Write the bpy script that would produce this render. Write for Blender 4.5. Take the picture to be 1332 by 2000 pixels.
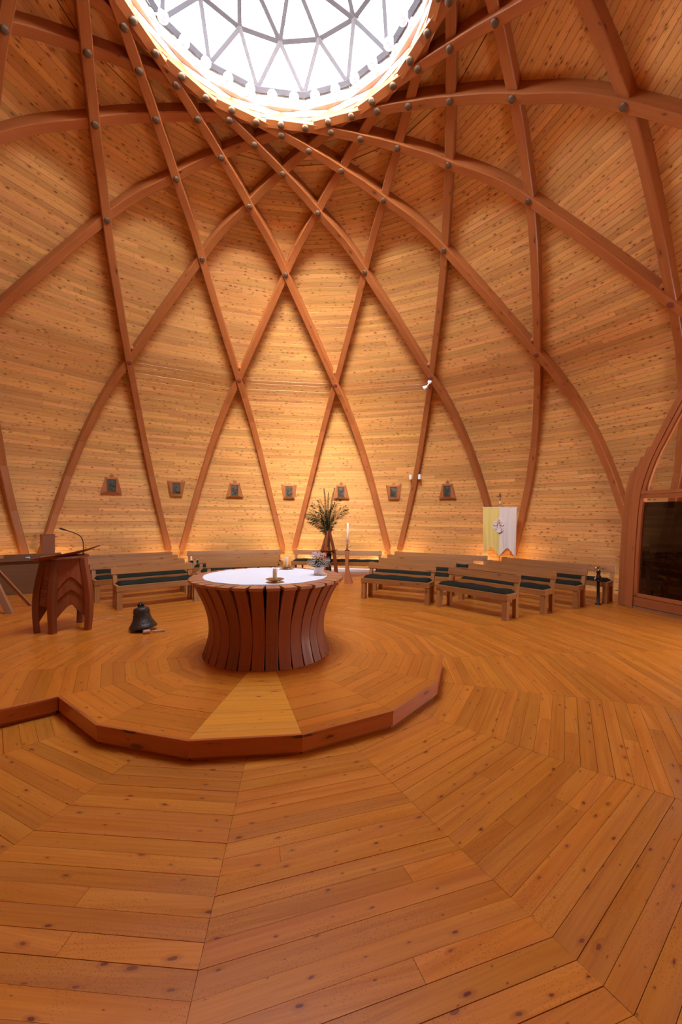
import bpy, math, random
from mathutils import Vector, Matrix
random.seed(7)
S = bpy.context.scene
for o in list(bpy.data.objects): bpy.data.objects.remove(o)
PI = math.pi
sin, cos, rad = math.sin, math.cos, math.radians

# ------------------------------------------------------------------ camera
CAM = Vector((0, -5.1224, 1.75))
F_PX, YAW, PITCH, ROLL, PPX, PPY = 826.943, 0.19585, -0.00645, 0.00954, 688.818, 1014.278
_c, _s, _cp, _sp = cos(YAW), sin(YAW), cos(PITCH), sin(PITCH)
_x = Vector((_c, -_s, 0)); _f = Vector((_cp*_s, _cp*_c, _sp)); _z = Vector((-_sp*_s, -_sp*_c, _cp))
_r = cos(ROLL)*_x + sin(ROLL)*_z; _u = cos(ROLL)*_z - sin(ROLL)*_x
cd = bpy.data.cameras.new('camera'); cam = bpy.data.objects.new('camera', cd); S.collection.objects.link(cam)
cam.matrix_world = Matrix(((_r.x, _u.x, -_f.x, CAM.x), (_r.y, _u.y, -_f.y, CAM.y), (_r.z, _u.z, -_f.z, CAM.z), (0, 0, 0, 1)))
cd.sensor_fit = 'VERTICAL'; cd.sensor_height = 36; cd.sensor_width = 24
cd.lens = F_PX/2000*36; cd.shift_x = -(PPX-666)/2000; cd.shift_y = (PPY-1000)/2000
cd.clip_start = 0.05; cd.clip_end = 200
S.camera = cam
def project(p):
    d = Vector(p)-CAM; w = d.dot(_f)
    if w < 0.1: return None
    return (PPX+F_PX*d.dot(_r)/w, PPY-F_PX*d.dot(_u)/w)
# ------------------------------------------------------------------ light
SKY = 14.5
SUN_ELEV, SUN_AZ = 31, 190            # overcast sky above the skylight
DOOR_W = 230
UPLIGHT_W = 5.0
W = bpy.data.worlds.new('world'); S.world = W; W.use_nodes = True
_sk = W.node_tree.nodes.new('ShaderNodeTexSky'); _sk.sky_type = 'NISHITA'; _sk.sun_disc = False
_sk.sun_elevation = rad(SUN_ELEV); _sk.sun_rotation = rad(SUN_AZ); _sk.air_density = 1.0; _sk.dust_density = 2.6; _sk.ozone_density = 1.0; _sk.altitude = 900
_hs = W.node_tree.nodes.new('ShaderNodeHueSaturation'); _hs.inputs['Saturation'].default_value = 0.42      # hazy bright day, camera white balance
W.node_tree.links.new(_sk.outputs[0], _hs.inputs['Color']); W.node_tree.links.new(_hs.outputs[0], W.node_tree.nodes['Background'].inputs[0])
W.node_tree.nodes['Background'].inputs[1].default_value = SKY
S.view_settings.view_transform = 'Standard'; S.view_settings.look = 'None'
S.view_settings.gamma = 1; S.view_settings.use_curve_mapping = False
S.view_settings.exposure = 0.0
def area_light(name, loc, direction, sx, sy, watts, col, portal=False, spread=PI):
    l = bpy.data.lights.new(name, 'AREA'); l.shape = 'RECTANGLE'; l.size = sx; l.size_y = sy; l.energy = watts; l.color = col
    l.spread = spread
    o = bpy.data.objects.new(name, l); S.collection.objects.link(o); o.location = loc
    o.rotation_euler = Vector(direction).to_track_quat('-Z', 'Y').to_euler()
    if portal: l.cycles.is_portal = True
    return o
area_light('skylight_portal', (0, 0, 8.62), (0, 0, -1), 4.0, 4.0, 1, (1, 1, 1), portal=True)

# ------------------------------------------------------------------ helpers
C = S.collection
def lin(r, g, b): return tuple(((v/255+0.055)/1.055)**2.4 if v > 10 else v/255/12.92 for v in (r, g, b))
class MB:
    def __init__(s): s.v = []; s.f = []; s.uv = []; s.r = []; s.m = []; s.sm = []
    def face(s, pts, uvs=None, rnd=0.5, mat=0, smooth=False):
        n = len(s.v); s.v += [tuple(p) for p in pts]; s.f.append(tuple(range(n, n+len(pts))))
        if uvs is None: uvs = [(0, 0)]*len(pts)
        s.uv.append(list(uvs)); s.r.append(rnd); s.m.append(mat); s.sm.append(smooth)
    def mesh(s, vs, fs, rnd=0.5, mat=0, uvs=None, smooth=True, off=(0, 0)):
        n = len(s.v); s.v += [tuple(p) for p in vs]
        for f in fs:
            s.f.append(tuple(n+i for i in f))
            s.uv.append([(uvs[i][0]+off[0], uvs[i][1]+off[1]) if uvs else (vs[i][0]+vs[i][2]+off[0], vs[i][1]+off[1]) for i in f])
            s.r.append(rnd); s.m.append(mat); s.sm.append(smooth)
    def loft(s, rings, rnd=None, mat=0, smooth=False, caps=True, closed=True):
        rnd = random.random() if rnd is None else rnd
        n = len(rings[0]); u = [random.uniform(0, 20)]; v0 = random.uniform(0, 20)
        cen = [sum((Vector(p) for p in r), Vector())/n for r in rings]
        for i in range(1, len(rings)): u.append(u[-1]+(cen[i]-cen[i-1]).length)
        big = max(range(len(rings)), key=lambda i: sum((Vector(rings[i][j])-Vector(rings[i][j-1])).length for j in range(n)))
        pv = [v0]
        for j in range(n): pv.append(pv[-1]+(Vector(rings[big][(j+1) % n])-Vector(rings[big][j])).length)
        base = len(s.v)
        for r in rings: s.v += [tuple(p) for p in r]
        for i in range(len(rings)-1):
            for j in range(n if closed else n-1):
                k = (j+1) % n
                s.f.append((base+i*n+j, base+i*n+k, base+(i+1)*n+k, base+(i+1)*n+j))
                s.uv.append([(u[i], pv[j]), (u[i], pv[j+1]), (u[i+1], pv[j+1]), (u[i+1], pv[j])])
                s.r.append(rnd); s.m.append(mat); s.sm.append(smooth)
        if caps:
            for i, rev in ((0, True), (len(rings)-1, False)):
                idx = [base+i*n+j for j in range(n)]
                if rev: idx.reverse()
                s.f.append(tuple(idx)); s.uv.append([(u[i]+(Vector(s.v[q])-cen[i]).x*.3, v0+(Vector(s.v[q])-cen[i]).y) for q in idx])
                s.r.append(rnd); s.m.append(mat); s.sm.append(False)
    def box(s, c, size, rot=None, rnd=None, mat=0, ch=0.004, taper=1.0):
        # chamfered box lofted along its longest axis
        ax = max(range(3), key=lambda i: size[i]); a, b = [(1, 2), (2, 0), (0, 1)][ax]
        hs = [d/2 for d in size]; ch = min(ch, hs[a]*.5, hs[b]*.5, hs[ax]*.5); rings = []
        def ring(t, sh, k=1.0):
            pa, pb = (hs[a]-sh)*k, (hs[b]-sh)*k; r = []
            for (x, y) in ((pa-ch, pb), (-pa+ch, pb), (-pa, pb-ch), (-pa, -pb+ch), (-pa+ch, -pb), (pa-ch, -pb), (pa, -pb+ch), (pa, pb-ch)):
                q = [0, 0, 0]; q[ax] = t; q[a] = x; q[b] = y; q = Vector(q)
                if rot is not None: q = rot @ q
                r.append(q+Vector(c))
            return r
        s.loft([ring(-hs[ax], ch), ring(-hs[ax]+ch, 0), ring(hs[ax]-ch, 0, taper), ring(hs[ax], ch, taper)], rnd, mat)
    def prism(s, poly, axis, d0, d1, rnd=None, mat=0):
        # poly: list of 2D points; axis: 'x','y','z' extrusion axis
        def P(p, d): return {'x': (d, p[0], p[1]), 'y': (p[0], d, p[1]), 'z': (p[0], p[1], d)}[axis]
        rnd = random.random() if rnd is None else rnd
        o1, o2 = random.uniform(0, 20), random.uniform(0, 20); n = len(poly)
        xs = [p[0] for p in poly]; ys = [p[1] for p in poly]
        tall = (max(ys)-min(ys)) > (max(xs)-min(xs))
        g = (lambda p: (p[1]+o1, p[0]+o2)) if tall else (lambda p: (p[0]+o1, p[1]+o2))
        s.face([P(p, d0) for p in poly], [g(p) for p in poly], rnd, mat)
        s.face([P(p, d1) for p in reversed(poly)], [g(p) for p in reversed(poly)], rnd, mat)
        for i in range(n):
            p, q = poly[i], poly[(i+1) % n]; l = math.hypot(q[0]-p[0], q[1]-p[1])
            s.face([P(p, d0), P(p, d1), P(q, d1), P(q, d0)], [(o1, o2), (o1, o2+d1-d0), (o1+l, o2+d1-d0), (o1+l, o2)], rnd, mat)
    def lathe(s, prof, seg=24, c=(0, 0, 0), rot=None, rnd=0.5, mat=0, smooth=True, caps=False):
        rings = []
        for (r, z) in prof:
            ring = []
            for i in range(seg):
                a = 2*PI*i/seg; q = Vector((r*cos(a), r*sin(a), z))
                if rot is not None: q = rot @ q
                ring.append(q+Vector(c))
            rings.append(ring)
        s.loft(rings, rnd, mat, smooth, caps)
    def tube(s, pts, r, seg=8, rnd=0.5, mat=0, caps=True):
        pts = [Vector(p) for p in pts]; rs = r if isinstance(r, (list, tuple)) else [r]*len(pts); rings = []
        nrm = None
        for i, p in enumerate(pts):
            t = (pts[min(i+1, len(pts)-1)]-pts[max(i-1, 0)]).normalized()
            if nrm is None: nrm = t.orthogonal().normalized()
            nrm = (nrm-t*nrm.dot(t)).normalized(); b = t.cross(nrm)
            rings.append([p+rs[i]*(cos(2*PI*j/seg)*nrm+sin(2*PI*j/seg)*b) for j in range(seg)])
        s.loft(rings, rnd, mat, True, caps)
    def build(s, name, mat, parent=None, loc=None, rotz=0, fix=True):
        me = bpy.data.meshes.new(name); me.from_pydata(s.v, [], s.f)
        for m in (mat if isinstance(mat, (list, tuple)) else [mat]): me.materials.append(m)
        uvl = me.uv_layers.new(name='UVMap')
        flat = [c for f in s.uv for p in f for c in p]
        uvl.data.foreach_set('uv', flat)
        at = me.attributes.new('rnd', 'FLOAT', 'FACE'); at.data.foreach_set('value', s.r)
        me.polygons.foreach_set('material_index', s.m); me.polygons.foreach_set('use_smooth', s.sm)
        me.update()
        if fix:
            import bmesh
            bm = bmesh.new(); bm.from_mesh(me); bmesh.ops.remove_doubles(bm, verts=bm.verts, dist=1e-5)
            bmesh.ops.recalc_face_normals(bm, faces=bm.faces); bm.to_mesh(me); bm.free()
        o = bpy.data.objects.new(name, me); C.objects.link(o)
        if parent is not None: o.parent = parent
        if loc is not None: o.location = loc
        o.rotation_euler.z = rotz
        return o
def tag(o, label=None, cat=None, group=None, kind=None):
    if label: o['label'] = label
    if cat: o['category'] = cat
    if group: o['group'] = group
    if kind: o['kind'] = kind
    return o
def thing(name, label, cat, loc=(0, 0, 0), rotz=0, group=None):
    o = bpy.data.objects.new(name, None); C.objects.link(o); o.location = loc; o.rotation_euler.z = rotz
    o.empty_display_size = 0.1
    return tag(o, label, cat, group)
def copy_tree(o, parent=None):
    c = o.copy(); C.objects.link(c); c.parent = parent
    for ch in list(o.children): copy_tree(ch, c)
    return c
STEP = 22.5; AZ0 = 4.2042
def azr(k): return rad(AZ0+STEP*k)              # azimuth of lattice step k, clockwise from +Y
def cyl(R, a, z): return Vector((R*sin(a), R*cos(a), z))

# ------------------------------------------------------------------ materials
def newmat(name):
    m = bpy.data.materials.new(name); m.use_nodes = True
    return m, m.node_tree.nodes, m.node_tree.links, m.node_tree.nodes['Principled BSDF']
def simple(name, col, rough=0.5, metal=0, spec=0.5, bump=0, bscale=40, trans=0, coat=0, sss=0, emit=0, var=0, vscale=6):
    m, N, L, b = newmat(name)
    b.inputs['Base Color'].default_value = (*col, 1); b.inputs['Roughness'].default_value = rough
    b.inputs['Metallic'].default_value = metal; b.inputs['Specular IOR Level'].default_value = spec
    b.inputs['Coat Weight'].default_value = coat
    if sss: b.inputs['Subsurface Weight'].default_value = sss; b.inputs['Subsurface Radius'].default_value = (.02, .015, .01)
    if emit: b.inputs['Emission Color'].default_value = (*col, 1); b.inputs['Emission Strength'].default_value = emit
    if bump or var:
        tc = N.new('ShaderNodeTexCoord'); n = N.new('ShaderNodeTexNoise'); n.inputs['Scale'].default_value = bscale; n.inputs['Detail'].default_value = 4
        L.new(tc.outputs['Object'], n.inputs['Vector'])
        if bump:
            bp = N.new('ShaderNodeBump'); bp.inputs['Strength'].default_value = bump; bp.inputs['Distance'].default_value = 0.01
            L.new(n.outputs['Fac'], bp.inputs['Height']); L.new(bp.outputs['Normal'], b.inputs['Normal'])
        if var:
            n2 = N.new('ShaderNodeTexNoise'); n2.inputs['Scale'].default_value = vscale; n2.inputs['Detail'].default_value = 3
            L.new(tc.outputs['Object'], n2.inputs['Vector'])
            mx = N.new('ShaderNodeMix'); mx.data_type = 'RGBA'; mx.inputs['A'].default_value = (*[c*(1-var) for c in col], 1)
            mx.inputs['B'].default_value = (*[min(1, c*(1+var)) for c in col], 1)
            L.new(n2.outputs['Fac'], mx.inputs['Factor']); L.new(mx.outputs['Result'], b.inputs['Base Color'])
    return m
def wood(name, base, dark, knot=None, ku=0.3, kv=0.09, kprob=0.7, ksize=0.1, rough=0.42, coat=0.0, tone=0.22, grain=0.5, bump=0.15, specks=0.0, hue=None):
    m, N, L, b = newmat(name)
    def node(t, **kw):
        n = N.new(t)
        for k, v in kw.items(): setattr(n, k, v)
        return n
    def math_(op, a, c=None, clamp=False):
        n = node('ShaderNodeMath', operation=op); n.use_clamp = clamp
        for i, x in enumerate((a, c)):
            if x is None: continue
            if isinstance(x, (int, float)): n.inputs[i].default_value = x
            else: L.new(x, n.inputs[i])
        return n.outputs[0]
    def maprange(x, a, b_, c=0, d=1, smooth=True):
        n = node('ShaderNodeMapRange'); n.interpolation_type = 'SMOOTHSTEP' if smooth else 'LINEAR'
        L.new(x, n.inputs['Value'])
        for i, v in zip(('From Min', 'From Max', 'To Min', 'To Max'), (a, b_, c, d)): n.inputs[i].default_value = v
        return n.outputs['Result']
    def mix(f, A, B, bt='MIX'):
        n = node('ShaderNodeMix', data_type='RGBA', blend_type=bt)
        if isinstance(f, (int, float)): n.inputs['Factor'].default_value = f
        else: L.new(f, n.inputs['Factor'])
        for k, x in (('A', A), ('B', B)):
            if isinstance(x, tuple): n.inputs[k].default_value = (*x, 1)
            else: L.new(x, n.inputs[k])
        return n.outputs['Result']
    uv = node('ShaderNodeUVMap', uv_map='UVMap'); at = node('ShaderNodeAttribute', attribute_name='rnd')
    sep = node('ShaderNodeSeparateXYZ'); L.new(uv.outputs[0], sep.inputs[0])
    r = at.outputs['Fac']; u, v = sep.outputs[0], sep.outputs[1]
    def vec(su, sv, rz):
        c = node('ShaderNodeCombineXYZ'); L.new(math_('MULTIPLY', u, su), c.inputs[0]); L.new(math_('MULTIPLY', v, sv), c.inputs[1])
        L.new(math_('MULTIPLY', r, rz), c.inputs[2]); return c.outputs[0]
    def noise(vc, detail=3, rough_=0.55, dist=0):
        n = node('ShaderNodeTexNoise'); n.inputs['Scale'].default_value = 1; n.inputs['Detail'].default_value = detail
        n.inputs['Roughness'].default_value = rough_; n.inputs['Distortion'].default_value = dist; L.new(vc, n.inputs['Vector']); return n.outputs['Fac']
    # knots
    ksoft = None
    bend = None
    if knot:
        c = node('ShaderNodeCombineXYZ'); L.new(math_('MULTIPLY', u, 1/ku), c.inputs[0]); L.new(math_('MULTIPLY', v, 1/kv), c.inputs[1])
        wob = noise(vec(14, 30, 7), 1)
        va = node('ShaderNodeVectorMath', operation='ADD'); L.new(c.outputs[0], va.inputs[0])
        wc = node('ShaderNodeCombineXYZ'); L.new(math_('MULTIPLY', wob, .12), wc.inputs[0]); L.new(math_('MULTIPLY', wob, .2), wc.inputs[1])
        L.new(wc.outputs[0], va.inputs[1])
        vo = node('ShaderNodeTexVoronoi', voronoi_dimensions='2D'); vo.inputs['Scale'].default_value = 1; vo.inputs['Randomness'].default_value = 0.9
        L.new(va.outputs[0], vo.inputs['Vector'])
        cs = node('ShaderNodeSeparateColor'); L.new(vo.outputs['Color'], cs.inputs[0])
        size = math_('MULTIPLY', math_('LESS_THAN', cs.outputs[0], kprob), math_('MULTIPLY', math_('ADD', math_('POWER', cs.outputs[1], 2.2), 0.22), ksize))
        q = math_('DIVIDE', vo.outputs['Distance'], math_('ADD', size, 1e-4))
        kn = maprange(q, 0.75, 1.15, 1, 0)
        halo = maprange(q, 1.0, 3.2, 1, 0)
        ksoft = halo
    g1 = noise(vec(1.6, 75, 13), 4, 0.6, 0.3)
    wv = vec(0.9, 16, 29)
    if ksoft is not None:
        va2 = node('ShaderNodeVectorMath', operation='ADD'); L.new(wv, va2.inputs[0]); cc = node('ShaderNodeCombineXYZ'); L.new(math_('MULTIPLY', ksoft, .6), cc.inputs[1]); L.new(cc.outputs[0], va2.inputs[1]); wv = va2.outputs[0]
    g2 = noise(wv, 3, 0.5, 0.6)
    g = math_('ADD', math_('MULTIPLY', maprange(g1, .3, .7), 0.45), math_('MULTIPLY', maprange(g2, .3, .7), 0.55))
    col = mix(math_('MULTIPLY', g, grain), base, dark)
    # tone per board
    wn = node('ShaderNodeTexWhiteNoise', noise_dimensions='1D'); L.new(math_('MULTIPLY', r, 917.3), wn.inputs['W'])
    wsep = node('ShaderNodeSeparateColor'); L.new(wn.outputs['Color'], wsep.inputs[0])
    tn = maprange(wsep.outputs[0], 0, 1, 1-tone, 1+tone*0.55, False)
    tcmb = node('ShaderNodeCombineColor'); 
    L.new(tn, tcmb.inputs[0]); L.new(math_('MULTIPLY', tn, maprange(wsep.outputs[1], 0, 1, 1-tone*.35, 1+tone*.15, False)), tcmb.inputs[1])
    L.new(math_('MULTIPLY', tn, maprange(wsep.outputs[2], 0, 1, 1-tone*.5, 1+tone*.1, False)), tcmb.inputs[2])
    col = mix(1.0, col, tcmb.outputs[0], 'MULTIPLY')
    if knot:
        col = mix(math_('MULTIPLY', halo, 0.38), col, tuple(0.55*a+0.45*c_ for a, c_ in zip(dark, knot)))
        col = mix(math_('MULTIPLY', kn, math_('ADD', 0.62, math_('MULTIPLY', cs.outputs[2], .36))), col, knot)
    if specks:
        vs = node('ShaderNodeTexVoronoi', voronoi_dimensions='2D'); vs.inputs['Scale'].default_value = 1
        c3 = node('ShaderNodeCombineXYZ'); L.new(math_('MULTIPLY', u, 70), c3.inputs[0]); L.new(math_('MULTIPLY', v, 80), c3.inputs[1])
        L.new(c3.outputs[0], vs.inputs['Vector'])
        patch = maprange(noise(vec(2.2, 3.2, 3), 2), 0.42, 0.62)
        s3 = node('ShaderNodeSeparateColor'); L.new(vs.outputs['Color'], s3.inputs[0])
        sp = math_('MULTIPLY', maprange(vs.outputs['Distance'], 0.14, 0.27, 1, 0), math_('MULTIPLY', math_('LESS_THAN', s3.outputs[0], 0.55), patch))
        col = mix(math_('MULTIPLY', sp, specks), col, tuple(k*0.5 for k in dark))
    L.new(col, b.inputs['Base Color'])
    rg = maprange(noise(vec(1.2, 9, 5), 2), .3, .7, rough*0.85, rough*1.2)
    L.new(rg, b.inputs['Roughness']); b.inputs['Coat Weight'].default_value = coat; b.inputs['Coat Roughness'].default_value = 0.18
    if bump:
        bp = node('ShaderNodeBump'); bp.inputs['Strength'].default_value = bump; bp.inputs['Distance'].default_value = 0.004
        h = math_('MULTIPLY', g, 0.5)
        if knot: h = math_('ADD', h, math_('MULTIPLY', halo, 0.9))
        lowf = noise(vec(2.5, 7, 11), 1)
        h = math_('ADD', h, math_('MULTIPLY', lowf, 1.2))
        L.new(h, bp.inputs['Height']); L.new(bp.outputs['Normal'], b.inputs['Normal'])
    return m
M = {}
M['board'] = wood('wall_board_spruce', (.78, .43, .150), (.56, .235, .055), (.17, .048, .012), ku=.15, kv=.07, kprob=.62, ksize=.155, rough=.36, tone=.22, grain=.6, bump=.35, coat=.15)
M['rib'] = wood('rib_glulam', (.44, .145, .040), (.29, .076, .018), (.10, .03, .01), ku=.5, kv=.2, kprob=.5, ksize=.07, rough=.4, tone=.12, grain=.55, bump=.12, coat=.1)
M['ringwood'] = wood('ring_spruce_overlit', (.90, .83, .74), (.85, .74, .62), (.5, .3, .18), ku=.4, kv=.1, kprob=.4, ksize=.08, rough=.45, tone=.1, grain=.5)  # near-white tone puts the skylight's overexposure into the wood colour
M['floor'] = wood('floor_pine_oiled', (.57, .205, .021), (.39, .106, .007), (.13, .020, .007), ku=.19, kv=.085, kprob=.7, ksize=.085, rough=.40, tone=.17, grain=.85, bump=.12, specks=.55, coat=.12)
M['stage'] = wood('platform_pine_oiled', (.55, .175, .018), (.38, .092, .007), (.13, .020, .007), ku=.20, kv=.09, kprob=.6, ksize=.075, rough=.32, tone=.17, grain=.55, bump=.08, coat=.12)
M['fascia'] = wood('step_fascia_pine', (.45, .125, .026), (.33, .075, .014), (.05, .012, .006), ku=.5, kv=.14, kprob=.5, ksize=.12, rough=.35, tone=.1, grain=.5, coat=.2)
M['gap'] = simple('dark_subfloor', (.02, .008, .004), .9)
M['shell'] = simple('dome_backing_board', (.06, .022, .008), .9)
M['bench'] = wood('bench_pine', (.40, .170, .046), (.24, .082, .020), (.09, .03, .01), ku=.35, kv=.12, kprob=.4, ksize=.1, rough=.4, tone=.14, grain=.7, coat=.1)
M['altar'] = wood('altar_larch', (.29, .080, .028), (.19, .046, .014), None, rough=.52, tone=.18, grain=.8, bump=.1)
M['rim'] = wood('altar_rim_larch', (.48, .205, .105), (.33, .125, .055), None, rough=.4, tone=.16, grain=.7)
M['lectern'] = wood('lectern_walnut_stained', (.27, .072, .026), (.16, .036, .012), None, rough=.4, tone=.3, grain=.75, bump=.08)
M['greywood'] = wood('weathered_pine', (.33, .165, .075), (.2, .09, .038), (.06, .02, .01), ku=.4, kv=.1, kprob=.4, ksize=.1, rough=.5, tone=.15)
M['porch'] = wood('porch_glulam', (.44, .150, .045), (.30, .085, .022), (.1, .03, .01), ku=.6, kv=.15, kprob=.4, ksize=.07, rough=.4, tone=.14, grain=.7, bump=.1, coat=.1)
M['ply'] = wood('brown_plywood_shaded', (.19, .080, .028), (.12, .046, .015), None, rough=.5, tone=.1)  # brown ply, darkened: the top beam's shadow is put into the colour
M['cushion'] = simple('green_black_wool', (.020, .023, .016), .95, spec=.08, bump=.6, bscale=120, var=.35, vscale=9)
M['cloth'] = simple('white_linen', (.86, .87, .90), .8, bump=.2, bscale=25)
M['ceramic'] = simple('white_glazed_ceramic', (.80, .74, .73), .3, coat=.3)
M['wax'] = simple('candle_wax', (.85, .83, .70), .5, sss=.3)
M['wick'] = simple('black_wick', (.01, .01, .01), .9)
M['brass'] = simple('aged_brass', (.42, .25, .10), .32, 1, bump=.1, bscale=30)
M['bronze'] = simple('dark_bronze', (.075, .062, .055), .42, .8, bump=.5, bscale=60)
M['bolt'] = simple('bolt_bronze', (.13, .070, .036), .55, .25, bump=.3, bscale=80)
M['boltred'] = simple('bolt_red_brown', (.21, .045, .025), .55, 0)
M['relief'] = simple('relief_bronze', (.062, .050, .028), .6, 0, bump=.6, bscale=70, var=.5, vscale=30)
M['black'] = simple('black_plastic', (.012, .012, .013), .45)
M['chrome'] = simple('chrome', (.75, .75, .75), .12, 1)
M['iron'] = simple('dark_iron', (.04, .035, .035), .45, .7, bump=.4, bscale=50)
M['white'] = simple('white_plastic', (.82, .82, .83), .4)
M['lens'] = simple('frosted_lamp_lens', (.75, .77, .78), .25, coat=.5)
def translucentmat(name, col, w):
    m, N, L, b = newmat(name); b.inputs['Base Color'].default_value = (*col, 1); out = [n for n in N if n.type == 'OUTPUT_MATERIAL'][0]
    t = N.new('ShaderNodeBsdfTranslucent'); t.inputs[0].default_value = (*col, 1); mx = N.new('ShaderNodeMixShader'); mx.inputs[0].default_value = w
    L.new(b.outputs[0], mx.inputs[1]); L.new(t.outputs[0], mx.inputs[2]); L.new(mx.outputs[0], out.inputs[0]); return m
M['lampglow'] = translucentmat('lamp_plastic_glow', (.85, .85, .86), .22)  # translucent share added so the unlit white heads glow like glare
M['bar'] = simple('grey_glazing_bar', (.055, .048, .055), .6, spec=.2)
M['yellow'] = simple('yellow_banner_cloth', (.93, .76, .24), .7, bump=.15, bscale=60)
M['cream'] = simple('cream_banner_cloth', (.92, .84, .76), .7, bump=.15, bscale=60)
M['emwhite'] = simple('white_embroidery', (.90, .88, .86), .6)
M['red'] = simple('red_embroidery', (.60, .025, .018), .6)
M['gold'] = simple('gold_embroidery', (.55, .33, .07), .45)
M['frond'] = simple('palm_leaf', (.055, .072, .028), .55, var=.4, vscale=20)
M['rachis'] = simple('palm_stem', (.12, .085, .035), .6)
M['petal'] = simple('pale_pink_petal', (.95, .80, .78), .5, sss=.2, var=.12, vscale=60)
M['petalred'] = simple('cyclamen_throat', (.35, .01, .08), .5)
M['leaf'] = simple('dark_green_leaf', (.03, .055, .02), .5, var=.4, vscale=40)
M['gyp'] = simple('small_cream_flowers', (.72, .70, .60), .6, var=.15, vscale=80)
M['mallet'] = simple('pale_beech', (.50, .27, .15), .5, var=.15, vscale=20)
M['box'] = simple('brown_painted_box', (.27, .085, .030), .6, bump=.05)
M['tagblack'] = simple('label_black', (.015, .015, .015), .4)
M['slot'] = simple('daylight_slit_white', (.85, .88, .95), .4)  # bluish white paints in the daylight at the wall foot
def glassmat(name, tint, rough, alpha):
    m, N, L, b = newmat(name); N.remove(b); out = [n for n in N if n.type == 'OUTPUT_MATERIAL'][0]
    t = N.new('ShaderNodeBsdfTransparent'); t.inputs[0].default_value = (*tint, 1)
    g = N.new('ShaderNodeBsdfGlossy'); g.inputs['Roughness'].default_value = rough; g.inputs[0].default_value = (1, 1, 1, 1)
    fr = N.new('ShaderNodeFresnel'); fr.inputs[0].default_value = 1.45
    mx = N.new('ShaderNodeMixShader'); mu = N.new('ShaderNodeMath'); mu.operation = 'MULTIPLY'; mu.inputs[1].default_value = alpha
    L.new(fr.outputs[0], mu.inputs[0]); L.new(mu.outputs[0], mx.inputs[0]); L.new(t.outputs[0], mx.inputs[1]); L.new(g.outputs[0], mx.inputs[2]); L.new(mx.outputs[0], out.inputs[0])
    return m
M['glass'] = glassmat('clear_glass', (.97, .97, .97), .02, 1.0)
M['skyglass'] = glassmat('skylight_acrylic', (.93, .95, .95), .1, .6)
M['darkglass'] = glassmat('tinted_glass', (.05, .04, .04), .03, .6)

for _k in ('floor', 'stage', 'stage_sheen'):
    if _k in M: M[_k].node_tree.nodes['Principled BSDF'].inputs['Specular IOR Level'].default_value = 0.32; M[_k].node_tree.nodes['Principled BSDF'].inputs['Coat Weight'].default_value = 0.06
# ------------------------------------------------------------------ dome profile: inner face of the ribs, parameter t = lattice level
PT = [(-.02, 8.53, -.12), (.114, 8.49, .79), (.274, 8.42, 1.89), (.444, 8.20, 3.01), (.654, 7.66, 4.17), (.812, 7.18, 4.80), (1, 6.598, 5.334), (2, 4.525, 7.145), (3, 3.383, 7.731),
      (4, 2.744, 7.971), (5, 2.368, 8.080), (6, 2.144, 8.141), (7, 2.030, 8.172), (8, 2.000, 8.183), (9, 2.030, 8.172)]
def _slopes():
    n = len(PT); ms = []
    for c in (1, 2):
        d = [(PT[i+1][c]-PT[i][c])/(PT[i+1][0]-PT[i][0]) for i in range(n-1)]; m = [d[0]]
        for i in range(1, n-1):
            h0, h1 = PT[i][0]-PT[i-1][0], PT[i+1][0]-PT[i][0]
            m.append((d[i-1]*h1+d[i]*h0)/(h0+h1))
        m.append(d[-1]); ms.append(m)
    return ms
_M = _slopes()
def prof(t):
    i = 0
    while i < len(PT)-2 and t > PT[i+1][0]: i += 1
    h = PT[i+1][0]-PT[i][0]; x = (t-PT[i][0])/h; r = []
    for c in (0, 1):
        a, b = PT[i][c+1], PT[i+1][c+1]; m0, m1 = _M[c][i]*h, _M[c][i+1]*h
        r.append((2*x**3-3*x*x+1)*a+(x**3-2*x*x+x)*m0+(-2*x**3+3*x*x)*b+(x**3-x*x)*m1)
    return r
def pnorm(t):     # outward normal in (R,z)
    if t > 7.4: t = 7.4
    a, b = prof(t-.02), prof(t+.02); dR, dz = b[0]-a[0], b[1]-a[1]; l = math.hypot(dR, dz)
    return (dz/l, -dR/l)
def shellpt(t, off):
    R, z = prof(t); n = pnorm(t); return R+n[0]*off, z+n[1]*off
OFF = 0.235
# arc-length table on the board shell
TAB = []; L_ = 0; prev = None
for i in range(0, 1601):
    t = -.02+(8.0+.02)*i/1600; p = shellpt(t, OFF)
    if prev: L_ += math.hypot(p[0]-prev[0], p[1]-prev[1])
    TAB.append((L_, t)); prev = p
def t_at(s):
    lo, hi = 0, len(TAB)-1
    while hi-lo > 1:
        mid = (lo+hi)//2
        if TAB[mid][0] < s: lo = mid
        else: hi = mid
    a, b = TAB[lo], TAB[hi]; return a[1]+(b[1]-a[1])*(s-a[0])/max(1e-9, b[0]-a[0])

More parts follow.
